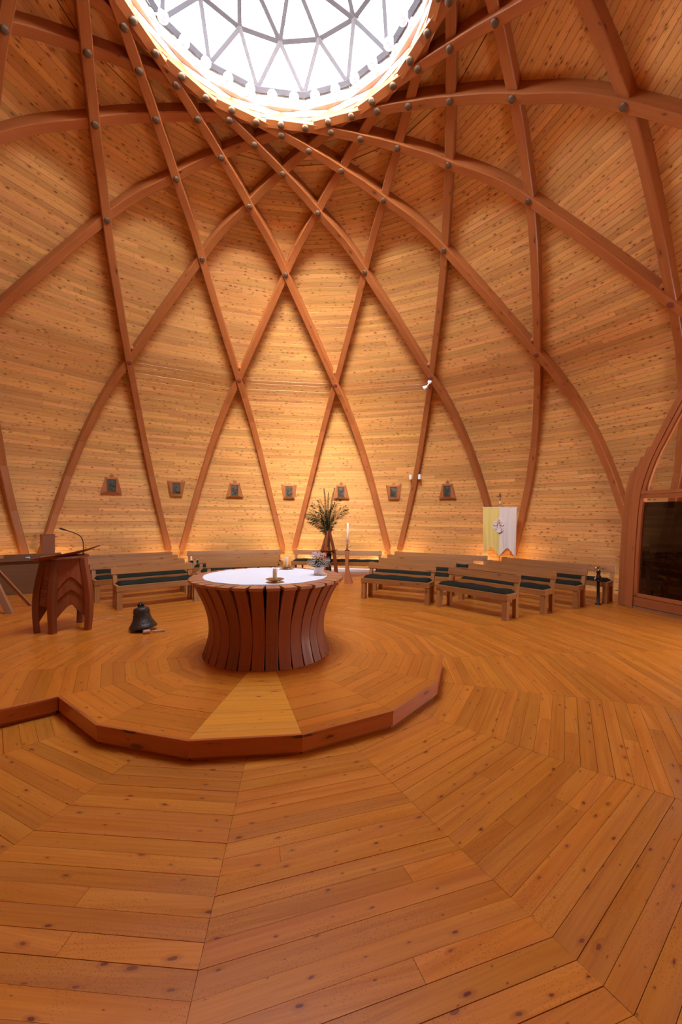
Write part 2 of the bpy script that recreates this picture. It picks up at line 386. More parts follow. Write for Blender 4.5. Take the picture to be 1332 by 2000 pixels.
def quad_board(mb, ll, lr, ul, ur, nrm, depth=.007, ch=.0045, rnd=None):
    rnd = random.random() if rnd is None else rnd
    ll, lr, ul, ur = map(Vector, (ll, lr, ul, ur)); n = Vector(nrm)
    up = ((ul-ll)+(ur-lr)).normalized(); o = n*(-depth)
    lo1, lo2, up1, up2 = ll+up*ch, lr+up*ch, ul-up*ch, ur-up*ch
    w = (ul-ll).length; l = (lr-ll).length; u0, v0 = random.uniform(0, 50), random.uniform(0, 50)
    ax = (lr-ll).normalized()
    def U(p): return (u0+(p-ll).dot(ax), v0+(p-ll).dot(up))
    b = len(mb.v); P = [ll+o, lr+o, lo1, lo2, up1, up2, ul+o, ur+o]; mb.v += [tuple(p) for p in P]
    for f in ((0, 1, 3, 2), (2, 3, 5, 4), (4, 5, 7, 6)):
        mb.f.append(tuple(b+i for i in f)); mb.uv.append([U(P[i]) for i in f]); mb.r.append(rnd); mb.m.append(0); mb.sm.append(False)
def parea(pts):
    q = [project(p) for p in pts]
    if any(x is None for x in q): return 0
    if all(x[0] < -60 or x[0] > 1392 or x[1] < -60 or x[1] > 2060 for x in q): return 0
    q = [(min(max(x, 0), 1332), min(max(y, 0), 2000)) for x, y in q]
    return abs(sum(q[i][0]*q[(i+1) % 4][1]-q[(i+1) % 4][0]*q[i][1] for i in range(4)))/2
def place_planks(specs, mat, parent, name='plank', limit=300):
    """specs: list of (ll, lr, ul, ur, normal); the largest in view become objects, the rest one part"""
    ranked = sorted(specs, key=lambda s: -parea([s[0], s[1], s[3], s[2]]))
    rest = MB()
    for i, s in enumerate(ranked):
        if i < limit and parea([s[0], s[1], s[3], s[2]]) > 1:
            mb = MB(); quad_board(mb, *s[:5], **s[5]); mb.build(name, mat, parent, fix=False)
        else: quad_board(rest, *s[:5], **s[5])
    if rest.f:
        o = rest.build(name+'_rows', mat, parent, fix=False); o['kind'] = 'stuff'
# ------------------------------------------------------------------ dome shell with boards
mb = MB(); rings = []
for i in range(0, 61):
    t = -.02+(8.0+.02)*(i/60)**1.25; R, z = shellpt(t, OFF+.05)
    rings.append([cyl(R, 2*PI*j/64, z) for j in range(64)])
mb.loft(rings, caps=False)
dome = mb.build('ceiling', M['shell']); tag(dome, 'boarded timber dome that forms wall and ceiling in one', kind='structure')
specs = []; PITCH_B = .0925; nrow = int(TAB[-1][0]/PITCH_B)
for row in range(nrow):
    t0, t1 = t_at(row*PITCH_B), t_at((row+1)*PITCH_B); tm = (t0+t1)/2
    ribs = sorted([((k-tm/2) % 16, 'A', k) for k in range(16)]+[((k+tm/2) % 16, 'B', k) for k in range(16)])
    def azs(rb, t):
        base = rb[2]-t/2 if rb[1] == 'A' else rb[2]+t/2
        return base+round((rb[0]-base)/16)*16
    R0, z0 = shellpt(t0, OFF); R1, z1 = shellpt(t1, OFF)
    for i in range(32):
        a, b = ribs[i], ribs[(i+1) % 32]
        la0, la1, ra0, ra1 = azs(a, t0), azs(a, t1), azs(b, t0), azs(b, t1)
        if i == 31: ra0 += 16; ra1 += 16
        if ra0 < la0: ra0 = la0 = (ra0+la0)/2
        if ra1 < la1: ra1 = la1 = (ra1+la1)/2
        wid = (ra0+ra1-la0-la1)/2
        if wid*rad(22.5)*R0 < .05: continue
        ll, lr, ul, ur = cyl(R0, azr(la0), z0), cyl(R0, azr(ra0), z0), cyl(R1, azr(la1), z1), cyl(R1, azr(ra1), z1)
        n = (lr-ll).cross(ul-ll)
        if n.length < 1e-9: n = (lr-ll).cross(ur-ll)
        n.normalize()
        if n.dot(Vector((0, 0, 3))-ll) < 0: n = -n
        jit = n*random.uniform(0, .0025)
        ll, lr, ul, ur = ll+jit, lr+jit, ul+jit, ur+jit
        L = (lr-ll).length
        if L > 1.3 and random.random() < .3 and (ur-ul).length > 1.0:
            f = random.uniform(.3, .7); m0, m1 = ll.lerp(lr, f), ul.lerp(ur, f); e = (lr-ll).normalized()*.0015
            specs.append((ll, m0-e, ul, m1-e, n, {})); specs.append((m0+e, lr, m1+e, ur, n, {}))
        else: specs.append((ll, lr, ul, ur, n, {}))
place_planks(specs, M['board'], dome)
# ------------------------------------------------------------------ ribs
RW, RD = .150, .250
def rib_mesh(k, fam, t0, t1, setback):
    rings = []; N = 56
    ts = [t0+(t1-t0)*(i/N) for i in range(N+1)]
    def P(t):
        az = k-t/2 if fam == 'A' else k+t/2
        R, z = prof(t) if t <= 8 else (prof(16-t) if t < 16 else prof(0))
        return cyl(R, azr(az), z), azr(az)
    for t in ts:
        p, a = P(t); T = (P(t+.01)[0]-P(t-.01)[0]).normalized()
        nn = pnorm(min(t, 7.4)); Nv = Vector((nn[0]*sin(a), nn[0]*cos(a), nn[1])); Nv = (Nv-T*Nv.dot(T)).normalized(); B = T.cross(Nv)
        w = RW/2*(1.0 if t < 5 else 1-.10*min(1, (t-5)/3)); c = .012; d0 = setback; d1 = RD
        sec = [(-w, d0+c), (-w+c, d0), (w-c, d0), (w, d0+c), (w, d1), (-w, d1)]
        rings.append([p+B*x+Nv*d for x, d in sec])
    # rounded foot
    if t0 < .5:
        r0 = rings[0]; cen = sum(r0, Vector())/6; T = (P(t0+.01)[0]-P(t0)[0]).normalized()
        B_ = (r0[2]-r0[1]).normalized()
        rings.insert(0, [v-T*.055-B_*((v-cen).dot(B_))*.45 for v in r0])
        rings.insert(1, [v-T*.035-B_*((v-cen).dot(B_))*.16 for v in r0])
    m = MB(); m.loft(rings, rnd=random.random()); return m, P
def boltmesh(s=1.0):
    m = MB(); m.lathe([(0.0, .030), (.02, .0295), (.040, .026), (.050, .018), (.055, .006), (.055, -.02)], 18); return m
bm_ = boltmesh().build('bolt_cap', M['bolt']); bolt_me = bm_.data; bpy.data.objects.remove(bm_)
br_ = boltmesh().build('bolt_cap', M['boltred']); boltr_me = br_.data; bpy.data.objects.remove(br_)
for k in range(16):
    for fam in 'AB':
        m, P = rib_mesh(k, fam, .11, 8.62 if fam == 'A' else 8.0, 0 if fam == 'A' else .042)
        r = m.build('rib', M['rib'], dome)
        if fam == 'A':
            for lv in range(1, 9):
                p, a = P(lv); nn = pnorm(lv); Nv = Vector((nn[0]*sin(a), nn[0]*cos(a), nn[1]))
                if (project(p) or (-999, 0))[0] < -30 or (project(p) or (9999, 0))[0] > 1370: continue
                o = bpy.data.objects.new('bolt_cap', boltr_me if lv == 1 else bolt_me); C.objects.link(o); o.parent = r
                o.location = p+Nv*.004; o.rotation_euler = (-Nv).to_track_quat('Z', 'Y').to_euler()
                if lv == 1: o.scale = (1.05, 1.05, .5)
# small filler blocks above and below the lowest crossings
for k in range(-3, 5):
    for dt, s in ((-.075, 1), (.085, 1)):
        t = 1+dt; R, z = shellpt(t, .13); a = azr(k+.5); nn = pnorm(t); Nv = Vector((nn[0]*sin(a), nn[0]*cos(a), nn[1])); T = Vector((cos(a), -sin(a), 0)); U = Nv.cross(T)
        m = MB(); m.box((0, 0, 0), (.16, .05, .16), Matrix((T, U, Nv)).transposed(), ch=.003)
        m.build('filler_block', M['rib'], dome, cyl(R, a, z))
# ------------------------------------------------------------------ ring beams round the skylight
def ring_piece(mb, Ri, Ro, z0, z1, a0, a1, slope=0):
    p = []
    for (R, z) in ((Ri, z0), (Ro, z0), (Ro, z1), (Ri+slope, z1)): p.append((R, z))
    mb.loft([[cyl(R, a0, z) for R, z in p], [cyl(R, a1, z) for R, z in p]])
ring = bpy.data.objects.new('trim_1', None); C.objects.link(ring); tag(ring, 'stacked timber ring beams under the skylight', kind='structure')
for c, (Ri, Ro, z0, z1, ph) in enumerate([(1.985, 2.3, 8.20, 8.295, .5), (1.965, 2.3, 8.30, 8.395, .5), (1.92, 2.3, 8.40, 8.50, 0), (1.915, 2.3, 8.503, 8.60, 0)]):
    for k in range(16):
        m = MB(); g = .004
        ring_piece(m, Ri/cos(PI/16)*(1+.0), 2.13/cos(PI/16), z0, z1, azr(k-.5+ph)+g, azr(k+.5+ph)-g)
        m.build('ring_beam', M['ringwood'], ring)
m = MB()
m.loft([[cyl(R, 2*PI*j/32, z) for j in range(32)] for R, z in ((2.09, 8.40), (2.20, 8.40), (2.20, 8.66), (1.97, 8.66))], caps=False)
m.build('ring_backing', M['shell'], ring)
# ------------------------------------------------------------------ skylight
sk = bpy.data.objects.new('window_1', None); C.objects.link(sk); tag(sk, 'faceted skylight of triangular panes with grey glazing bars', kind='structure')
r1 = [cyl(1.93, azr(k+.5), 8.63) for k in range(16)]
r2 = [cyl(1.56, azr(k), 9.07) for k in range(16)]
r3 = [cyl(.95, azr(2*k+.5), 9.42) for k in range(8)]
apex = Vector((0, 0, 9.6))
def bar(p, q, w=.062, name='glazing_bar'):
    p, q = Vector(p), Vector(q); T = (q-p).normalized(); N_ = ((p+q)/2-Vector((0, 0, 6))).normalized(); N_ = (N_-T*N_.dot(T)).normalized(); B = T.cross(N_)
    m = MB(); sec = [(-w/2, 0), (w/2, 0), (w/2, w*1.1), (-w/2, w*1.1)]
    m.loft([[e+B*x+N_*(y-w) for x, y in sec] for e in (p, q)]); m.build(name, M['bar'], sk)
def pane(pts):
    m = MB(); m.face(pts); m.build('pane', M['skyglass'], sk, fix=False)
for k in range(16):
    bar(r1[k-1], r1[k], .07); bar(r2[k-1], r2[k], .06); bar(r2[k], r1[k]); bar(r2[k], r1[k-1])
    pane([r1[k-1], r1[k], r2[k]]); pane([r2[k], r1[k], r2[(k+1) % 16]])
for k in range(8):
    a, b, c2, n3 = r2[2*k], r2[(2*k+1) % 16], r2[(2*k+2) % 16], r3[(k+1) % 8]
    bar(r3[k], a); bar(r3[k], b); bar(r3[k], c2); bar(r3[k], n3, .06); bar(r3[k], apex)
    pane([a, b, r3[k]]); pane([b, c2, r3[k]]); pane([c2, n3, r3[k]]); pane([r3[k], n3, apex])
# ------------------------------------------------------------------ floor
def plank_polar(apo0, apo1, ac, h0, h1, z, sl=0.0, sr=1.0):
    """plank between two apothems centred on azimuth ac; h = half widths at both apothems"""
    o = Vector((sin(ac), cos(ac), 0)); t = Vector((cos(ac), -sin(ac), 0)); Z = Vector((0, 0, z))
    a, b = o*apo0+Z, o*apo1+Z
    return a-t*h0*(1-2*sl), a-t*h0*(1-2*sr), b-t*h1*(1-2*sl), b-t*h1*(1-2*sr)
m = MB(); NF = 64
m.face([cyl(8.72, 2*PI*j/NF, -.012) for j in range(NF)])
floor = m.build('floor', M['gap'], fix=False); tag(floor, 'orange pine floor of planks laid in concentric sixteen-sided rings', kind='structure')
T11 = math.tan(rad(11.25)); PW = .104
def ring_specs(a_first, nrows, phase, secs, z, rmin=0.3):
    sp = []
    for i in range(nrows):
        a0 = a_first+PW*i; a1 = a0+PW
        if a0 < rmin: continue
        for sct in secs:
            ac = azr(sct+phase); zz = z+random.uniform(-.0008, .0006); g = random.choice((.0006, .0006, .001, .001, .0024))
            h0, h1 = a0*T11-.0008, a1*T11-.0008
            cuts = [0, 1]
            if a0*T11*2 > 1.1 and random.random() < .35: cuts = [0, random.uniform(.25, .75), 1]
            for j in range(len(cuts)-1):
                e = .0008/(2*h0)
                q = plank_polar(a0+g/2, a1-g/2, ac, h0, h1, zz, cuts[j]+(e if j else 0), cuts[j+1]-(e if j < len(cuts)-2 else 0))
                sp.append((*q, (0, 0, 1), {'depth': .010, 'ch': .0005}))
    return sp
place_planks(ring_specs(2.848-PW*10, 66, .5, range(16), 0), M['floor'], floor)
m = MB()
for k in range(16):
    a0, a1 = azr(k), azr(k+1)
# ------------------------------------------------------------------ altar platform
PZ = .158; RP = 2.055; STG0, STG1 = -119.57, -52.07; RS = 6.15
plat = thing('altar_platform', 'raised polygonal pine platform carrying the altar and lectern, one step high', 'platform')
m = MB()
poly = []
def hc(i): return rad(15.43+22.5*i)
# corners clockwise by azimuth, wide wing between corner -6 (-119.57) and corner -3 (-52.07)
for i in range(-3, 11):
    poly.append(cyl(RP-.03, hc(i), 0))
poly = [cyl(RP-.03, hc(i), 0) for i in range(-3, 11)]      # -52 ... 240.4(=-119.57)
_t = Vector((cos(hc(-6)), -sin(hc(-6)), 0)); poly[-1] = cyl(RP-.045, hc(-6), 0)+_t*.052
_t = Vector((cos(hc(-3)), -sin(hc(-3)), 0)); poly[0] = cyl(RP-.045, hc(-3), 0)-_t*.052
wing = [cyl(RS-.03, hc(i), 0) for i in (-6, -5, -4, -3)]
# inset of wing sides
def inset(p, az, d):     # shift sideways so plinth sits under the overhang
    t = Vector((cos(az), -sin(az), 0)); return p+t*d
w0 = inset(wing[0], hc(-6), .052); w3 = inset(wing[3], hc(-3), -.052)
outline = poly+[w0, wing[1], wing[2], w3]
outline = [Vector(p) for p in outline]; n = len(outline)
m.face([p+Vector((0, 0, PZ-.014)) for p in outline], rnd=.3)
for i in range(n):
    a, b = outline[i], outline[(i+1) % n]
    m.face([a, b, b+Vector((0, 0, PZ-.014)), a+Vector((0, 0, PZ-.014))])
m.build('base', M['gap'], plat, fix=False)
APO = RP*cos(PI/16)
sp = ring_specs(APO-PW*17, 17, 0, [i+.0 for i in range(16)], PZ)
# phase: platform sectors are centred on lattice azimuths
k0 = round(((STG0+STG1)/2-AZ0)/22.5)
sp += ring_specs(APO, int((RS*cos(PI/16)-APO)/PW), 0, [k0-1, k0, k0+1], PZ)
M['stage_sheen'] = wood('platform_pine_sheen', (.74, .300, .030), (.54, .180, .014), (.11, .022, .008), ku=.26, kv=.11, kprob=.55, ksize=.10, rough=.36, tone=.12, grain=.55, bump=.08, coat=.12)  # paler tone paints the sheen of the near sector into the colour
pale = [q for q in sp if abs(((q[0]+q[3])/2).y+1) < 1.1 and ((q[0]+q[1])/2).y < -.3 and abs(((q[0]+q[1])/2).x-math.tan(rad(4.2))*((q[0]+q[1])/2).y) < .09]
place_planks([q for q in sp if not any(q is w_ for w_ in pale)], M['stage'], plat); place_planks(pale, M['stage_sheen'], plat)
def side_boards(p, q, last=False):
    p, q = Vector(p), Vector(q); d = (q-p); L = d.length; d.normalize(); nrm = Vector((d.y, -d.x, 0))
    if nrm.dot((p+q)/2) < 0 and not last: nrm = -nrm
    if last: nrm = last
    def slab(name, mat, o0, o1, z0, z1, ext):
        m = MB(); c = (p+q)/2+nrm*(o0+o1)/2+Vector((0, 0, (z0+z1)/2)); R = Matrix((d, nrm, Vector((0, 0, 1)))).transposed()
        m.box(c, (L+ext, abs(o1-o0), z1-z0), R, ch=.002); m.build(name, mat, plat)
    slab('step_edge', M['fascia'], -.02, .006, PZ-.022, PZ+.0015, .003)
    slab('fascia_board', M['fascia'], -.022, -.002, .030, PZ-.023, -.002)
    slab('plinth_board', M['fascia'], -.05, -.028, 0, .029, -.02)
for i in range(-3, 10): side_boards(cyl(RP, hc(i), 0), cyl(RP, hc(i+1), 0))
a = hc(-6); side_boards(cyl(RP, a, 0), cyl(RS, a, 0), last=Vector((-cos(a), sin(a), 0)))
a = hc(-3); side_boards(cyl(RP, a, 0), cyl(RS, a, 0), last=Vector((cos(a), -sin(a), 0)))
for i in (-6, -5, -4): side_boards(cyl(RS, hc(i), 0), cyl(RS, hc(i+1), 0))
# ------------------------------------------------------------------ white strip, its colour standing in for daylight at the dome foot
sb = bpy.data.objects.new('daylight_slit_back', None); C.objects.link(sb); tag(sb, 'white strip in place of a daylight slit along the foot of the boarded wall', kind='structure')
for k in (0,):
    for h in (0, .5):
        m = MB(); a0, a1 = azr(k+h), azr(k+h+.5)
        m.loft([[cyl(R, a, z) for R, z in ((8.30, 0), (8.30, .10), (8.50, .11), (8.50, 0))] for a in (a0, a1)]); m.build('slit_strip', M['slot'], sb)
# ------------------------------------------------------------------ uplights behind the last benches
NM = {-3: 'far left rib foot by the wooden partition', -2: 'rib foot behind the lectern', -1: 'second pair of rib feet left of the palm', 0: 'rib feet left of the palm stand', 1: 'rib feet right of the palm stand', 2: 'rib feet behind the banner', 3: 'rib foot beside the glazed porch'}
for k in range(-3, 4):
    for sd, off in (('left', -.14), ('right', .14)):
        if k == 3: continue
        a = azr(k+off); p = cyl(8.18, a, .11 if False else 0)
        t = thing('uplight', 'black floor uplight %s of the %s' % (sd, NM[k]), 'lamp', p, -a, 'uplights behind the rear benches')
        m = MB(); m.box((0, 0, .03), (.16, .12, .06)); m.build('base', M['black'], t)
        m = MB(); m.box((0, 0, .18), (.05, .05, .27)); m.build('stem', M['black'], t)
        m = MB(); m.box((0, .0, .33), (.18, .10, .06)); m.build('lamp_housing', M['black'], t)
        m = MB(); m.box((0, .0, .363), (.15, .08, .006), ch=.001)
        m.build('lens', M['lens'], t)
        l = area_light('uplight_beam', cyl(8.18, a, .38), (sin(a)*.45, cos(a)*.45, 1), .14, .08, UPLIGHT_W, (1, .62, .28))
# ------------------------------------------------------------------ altar
alt = thing('altar', 'round altar of curved upright timber staves flaring to a wide rim', 'altar', (0, 0, PZ+.002))
SP = [(.0, .735), (.05, .715), (.10, .70), (.23, .668), (.32, .664), (.42, .675), (.52, .70), (.62, .738), (.72, .785), (.80, .828), (.846, .862)]
NS = 32; AT = .846
def smooth_prof(P, n=16):
    out = []
    for i in range(n+1):
        z = P[0][0]+(P[-1][0]-P[0][0])*i/n
        j = 0
        while j < len(P)-2 and z > P[j+1][0]: j += 1
        x = (z-P[j][0])/(P[j+1][0]-P[j][0]); p0 = P[max(j-1, 0)]; p1 = P[j]; p2 = P[j+1]; p3 = P[min(j+2, len(P)-1)]
        m0 = (p2[1]-p0[1])/(p2[0]-p0[0])*(p2[0]-p1[0]); m1 = (p3[1]-p1[1])/(p3[0]-p1[0])*(p2[0]-p1[0])
        out.append((z, (2*x**3-3*x*x+1)*p1[1]+(x**3-2*x*x+x)*m0+(-2*x**3+3*x*x)*p2[1]+(x**3-x*x)*m1))
    return out
sprof = smooth_prof(SP, 34)
for k in range(NS):
    a = 2*PI*(k+.32)/NS+rad(184.2); o = Vector((sin(a), cos(a), 0)); t = Vector((cos(a), -sin(a), 0))
    m = MB(); rings = []
    for z, R in sprof:
        w = .063; wi = min(.05, (R-.17)*PI/NS*.98); Z = Vector((0, 0, z))
        rings.append([o*(R-.003)-t*w+Z, o*R-t*(w-.004)+Z, o*R+t*(w-.004)+Z, o*(R-.003)+t*w+Z, o*(R-.17)+t*wi+Z, o*(R-.17)-t*wi+Z])
    m.loft(rings, rnd=random.random(), smooth=False); m.build('stave', M['altar'], alt)
    m = MB(); R0, R1 = .885, .60; w0, w1 = .067, .60*math.tan(PI/NS)-.0006
    P = [o*R0-t*w0, o*R0+t*w0, o*R1+t*w1, o*R1-t*w1]
    zl, zh = Vector((0, 0, AT+.001)), Vector((0, 0, AT+.030+random.uniform(-.0015, 0)))
    wmid = .70*math.tan(PI/NS)-.001
    P = [o*R0-t*w0, o*R0+t*w0, o*.70+t*wmid, o*R1+t*w1, o*R1-t*w1, o*.70-t*wmid]
    rr = random.random(); u0 = random.uniform(0, 9)
    top = [p+zh for p in P]; bot = [p+zl for p in P]
    m.face(top, [(u0+p.dot(o), p.dot(t)) for p in P], rr); m.face(list(reversed(bot)), None, rr)
    for i in range(6): m.face([bot[i], bot[(i+1) % 6], top[(i+1) % 6], top[i]], [(u0, 0), (u0+.1, 0), (u0+.1, .03), (u0, .03)], rr)
    m.build('rim_block', M['rim'], alt)
m = MB(); m.lathe([(0, AT+.028), (.605, AT+.028), (.605, AT-.02), (0, AT-.02)], 48, smooth=False); m.build('tabletop', M['rim'], alt)
m = MB(); m.lathe([(.56, .01), (.485, .3), (.56, .6), (.62, AT-.02)], 48); m.build('core', M['gap'], alt)
ZT = PZ+AT+.0335
m = MB(); vs, fs, uv = [], [], []
NC = 96
for ring_i, (R, z) in enumerate(((0, .003), (.3, .003), (.6, .003), (.715, .003), (.727, .0015), (.727, 0))):
    for j in range(NC):
        a = 2*PI*j/NC; w = 1+(.006*sin(9*a)+.004*sin(23*a+1))*(ring_i > 2); zz = z+(.001*sin(14*a)+.001*sin(31*a))*(ring_i in (3, 4))
        vs.append((R*w*cos(a), R*w*sin(a), max(zz, .0005)))
for i in range(5):
    for j in range(NC): fs.append((i*NC+j, i*NC+(j+1) % NC, (i+1)*NC+(j+1) % NC, (i+1)*NC+j))
m.mesh(vs, fs)
cl = m.build('altar_cloth', M['cloth'], None, (-.02, .055, ZT)); tag(cl, 'round white linen cloth lying on the altar top', 'cloth')
ZC = ZT+.0035
def candle(x, y, label, label2, h, tilt):
    t = thing('candle_dish', label, 'dish', (x, y, ZC))
    m = MB(); m.lathe([(0, .0), (.045, .0), (.05, .006), (.035, .012), (.075, .022), (.098, .034), (.1, .037), (.096, .037), (.07, .026), (.0, .024)], 32); m.build('dish', M['brass'], t)
    c = thing('candle', label2, 'candle', (x, y, ZC+.025))
    m = MB(); m.lathe([(0, 0), (.0235, 0), (.0235, h-.004), (.021, h), (.008, h-.004), (0, h-.005)], 24); m.build('wax_body', M['wax'], c)
    m = MB(); m.tube([(0, 0, h-.006), (.001, 0, h+.012)], .0015, 6); m.build('wick', M['wick'], c)
candle(.071, -.53, 'round brass candle dish at the near edge of the altar top', 'short ivory candle on the near brass dish', .125, 0)
candle(.239, .60, 'round brass candle dish at the far edge of the altar top', 'taller white candle on the far brass dish', .135, 0)
# flower pot
pot = thing('flower_pot', 'white ceramic pot of pink cyclamen and small cream flowers on the altar', 'plant', (.60, -.02, ZC))
m = MB(); m.lathe([(0, 0), (.052, 0), (.056, .01), (.064, .085), (.068, .088), (.068, .10), (.062, .10), (.058, .085), (0, .085)], 28); m.build('pot', M['ceramic'], pot)
m = MB(); m.lathe([(0, 0), (.075, 0), (.085, .006), (.085, .010), (.07, .007), (0, .006)], 28, c=(.02, -.01, 0)); m.build('saucer', M['ceramic'], pot)
rg = random.Random(3)
def blobcard(m, c, r, rg, nrm=None):
    c = Vector(c); a = Vector((rg.gauss(0, 1), rg.gauss(0, 1), rg.gauss(0, 1))).normalized(); b = a.orthogonal().normalized(); d = a.cross(b)
    m.face([c-b*r, c-d*r*.5, c+b*r, c+d*r*.5])
lf = MB()
for i in range(240):
    a = rg.uniform(0, 2*PI); e = rg.uniform(0.05, 1.3); R = .10*rg.uniform(.4, 1)
    blobcard(lf, (R*cos(a)*cos(e)*1.1, R*sin(a)*cos(e)*1.1, .11+R*sin(e)*.75), .014, rg)
o = lf.build('foliage', M['leaf'], pot, fix=False); o['kind'] = 'stuff'
gy = MB(); stm = MB()
for i in range(420):
    a = rg.uniform(0, 2*PI); e = rg.uniform(-.15, .75); R = .155*rg.uniform(.5, 1)
    p = Vector((R*cos(a)*cos(e), R*sin(a)*cos(e), .125+R*sin(e)*.75))
    for _ in range(3): blobcard(gy, p+Vector((rg.uniform(-.004, .004), rg.uniform(-.004, .004), rg.uniform(-.004, .004))), .0052, rg)
    if i % 4 == 0: stm.tube([(p.x*.2, p.y*.2, .09), (p.x*.6, p.y*.6, .11), p], .0008, 3)
o = gy.build('cream_flowers', M['gyp'], pot, fix=False); o['kind'] = 'stuff'
o = stm.build('flower_stems', M['leaf'], pot, fix=False); o['kind'] = 'stuff'
for i, (x, y, z) in enumerate([(-.055, 0, .245), (-.02, .02, .235), (.015, -.01, .24), (.045, .01, .235), (.06, .02, .225), (-.035, -.03, .215), (.0, -.035, .212), (.035, -.03, .208), (-.06, .02, .21)]):
    m = MB()
    for j in range(5):
        a = 2*PI*j/5+rg.uniform(-.3, .3); el = rg.uniform(.5, 1.2); d = Vector((cos(a)*cos(el), sin(a)*cos(el)-.15, sin(el)*rg.choice((1, 1, .6))))
        sd = d.cross(Vector((0, 0, 1))).normalized()*.016; up = d.cross(sd).normalized()*.006
        pts = []
        for (f, wd, cu) in ((0, .2, 0), (.35, 1, .5), (.75, 1.05, .9), (1, .45, 0)):
            c = Vector((x, y, z))+d*.042*f; pts.append((c-sd*wd+up*cu, c+up*cu*.2, c+sd*wd+up*cu))
        vs = [p for r_ in pts for p in r_]; fs = []
        for r_ in range(3):
            for q in range(2): fs.append((r_*3+q, r_*3+q+1, r_*3+q+4, r_*3+q+3))
        m.mesh(vs, fs)
    m.build('cyclamen_bloom', M['petal'], pot)
    m = MB(); m.lathe([(0, -.006), (.006, 0), (.005, .008), (0, .01)], 8, c=(x, y-.012, z-.004)); m.build('bloom_throat', M['petalred'], pot)
    m = MB(); m.tube([(x*.2, y*.2, .09), (x*.6, y*.6, .16), (x, y, z-.004)], .0015, 5); m.build('flower_stalk', M['rachis'], pot)
# ------------------------------------------------------------------ benches and cushions
ROWN = ['front', 'second', 'third', 'rearmost']
SECN = {-2: 'left block behind the bell', -1: 'block directly behind the altar', 0: '', 1: 'block right of the tall candle', 2: 'rightmost block near the porch'}
RR = [4.20, 5.22, 6.22, 7.25]
def make_bench(L, label, loc, rz):
    b = thing('bench', label, 'bench', loc, rz, 'pine benches in curved rows')
    mats = M['bench']
    for s in (-1, 1):
        x = s*(L-.055)
        m = MB(); m.loft([[(x+dx*s, y, z) for dx, y in ((-.045, y0), (.045, y0), (.045, y1), (-.045, y1))] for z, y0, y1 in ((0, -.005, .085), (.20, .008, .098), (.335, .01, .11))]); m.build('leg', mats, b)
        poly_ = [(.335, 0), (.425, 0), (.415, .30), (.425, .43), (.505, .745), (.445, .745), (.355, .43), (.335, .30)]
        m = MB(); m.prism(poly_, 'x', x-.035, x+.035); m.build('back_post', mats, b)
        m = MB(); m.box((x, .21, .385), (.07, .27, .09)); m.build('side_rail', mats, b)
    m = MB(); m.box((0, .018, .392), (2*L, .036, .105)); m.build('front_rail', mats, b)
    m = MB(); m.box((0, .195, .432), (2*L-.005, .315, .026)); m.build('seat_board', mats, b)
    R = Matrix.Rotation(-.24, 3, 'X')
    m = MB(); m.box((0, .424, .672), (2*L+.02, .034, .135), R); m.build('backrest_board', mats, b)
    return b
def make_cushion(L, label, loc, rz, sag):
    m = MB(); nx, ny = 40, 8; vs = []; W2 = .165
    rgc = random.Random(int(L*1000)+sag)
    ph = [rgc.uniform(0, 6) for _ in range(4)]
    def surf(x, y, top):
        ex = max(0, abs(x)-(L-.045))/.045; ey = max(0, abs(y)-(W2-.03))/.03
        e = min(1, math.hypot(ex, ey)); h = .048*math.sqrt(max(0, 1-e*e))
        wav = .006*sin(x*7+ph[0])*cos(y*9+ph[1])+.004*sin(x*17+ph[2])
        return (.008+h+wav*(h/.048)) if top else .0015
    for top in (True, False):
        for i in range(nx+1):
            for j in range(ny+1):
                x = -L+2*L*i/nx; y = -W2+2*W2*j/ny
                if i in (0, nx): x *= 1.0
                vs.append((x, y+.004*sin(x*11+ph[3]), surf(x, y, top)))
    fs = []; n2 = (nx+1)*(ny+1)
    for i in range(nx):
        for j in range(ny):
            a = i*(ny+1)+j; fs.append((a, a+ny+1, a+ny+2, a+1)); fs.append((n2+a, n2+a+1, n2+a+ny+2, n2+a+ny+1))
    edge = [i*(ny+1) for i in range(nx+1)]+[nx*(ny+1)+j for j in range(1, ny+1)]+[i*(ny+1)+ny for i in range(nx-1, -1, -1)]+[j for j in range(ny-1, 0, -1)]
    for q in range(len(edge)):
        a, b_ = edge[q], edge[(q+1) % len(edge)]; fs.append((a, b_, n2+b_, n2+a))
    m.mesh(vs, fs)
    o = m.build('cushion', M['cushion'], None, loc, rz); tag(o, label, 'cushion', 'green bench cushions')
for s in (-2, -1, 0, 1, 2):
    for row, Rr in enumerate(RR):
        if s == 0 and row < 3: continue
        ac = azr(s+.5); Lh = Rr*sin(rad(10.35)); ap = Rr*cos(rad(10.35)); loc = Vector((sin(ac)*ap, cos(ac)*ap, 0))
        nm = '%s row, %s' % (ROWN[row], SECN[s]) if s else 'single one behind the palm stand'
        make_bench(Lh, 'long pine bench, '+nm, loc, -ac)
        cn = 'dark green cushion, %s bench, %s' % (ROWN[row], SECN[s]) if s else 'dark green cushion on the single bench behind the palm stand'
        make_cushion(Lh-.05, cn, loc+Vector((sin(ac), cos(ac), 0))*.185+Vector((0, 0, .4455)), -ac, row)
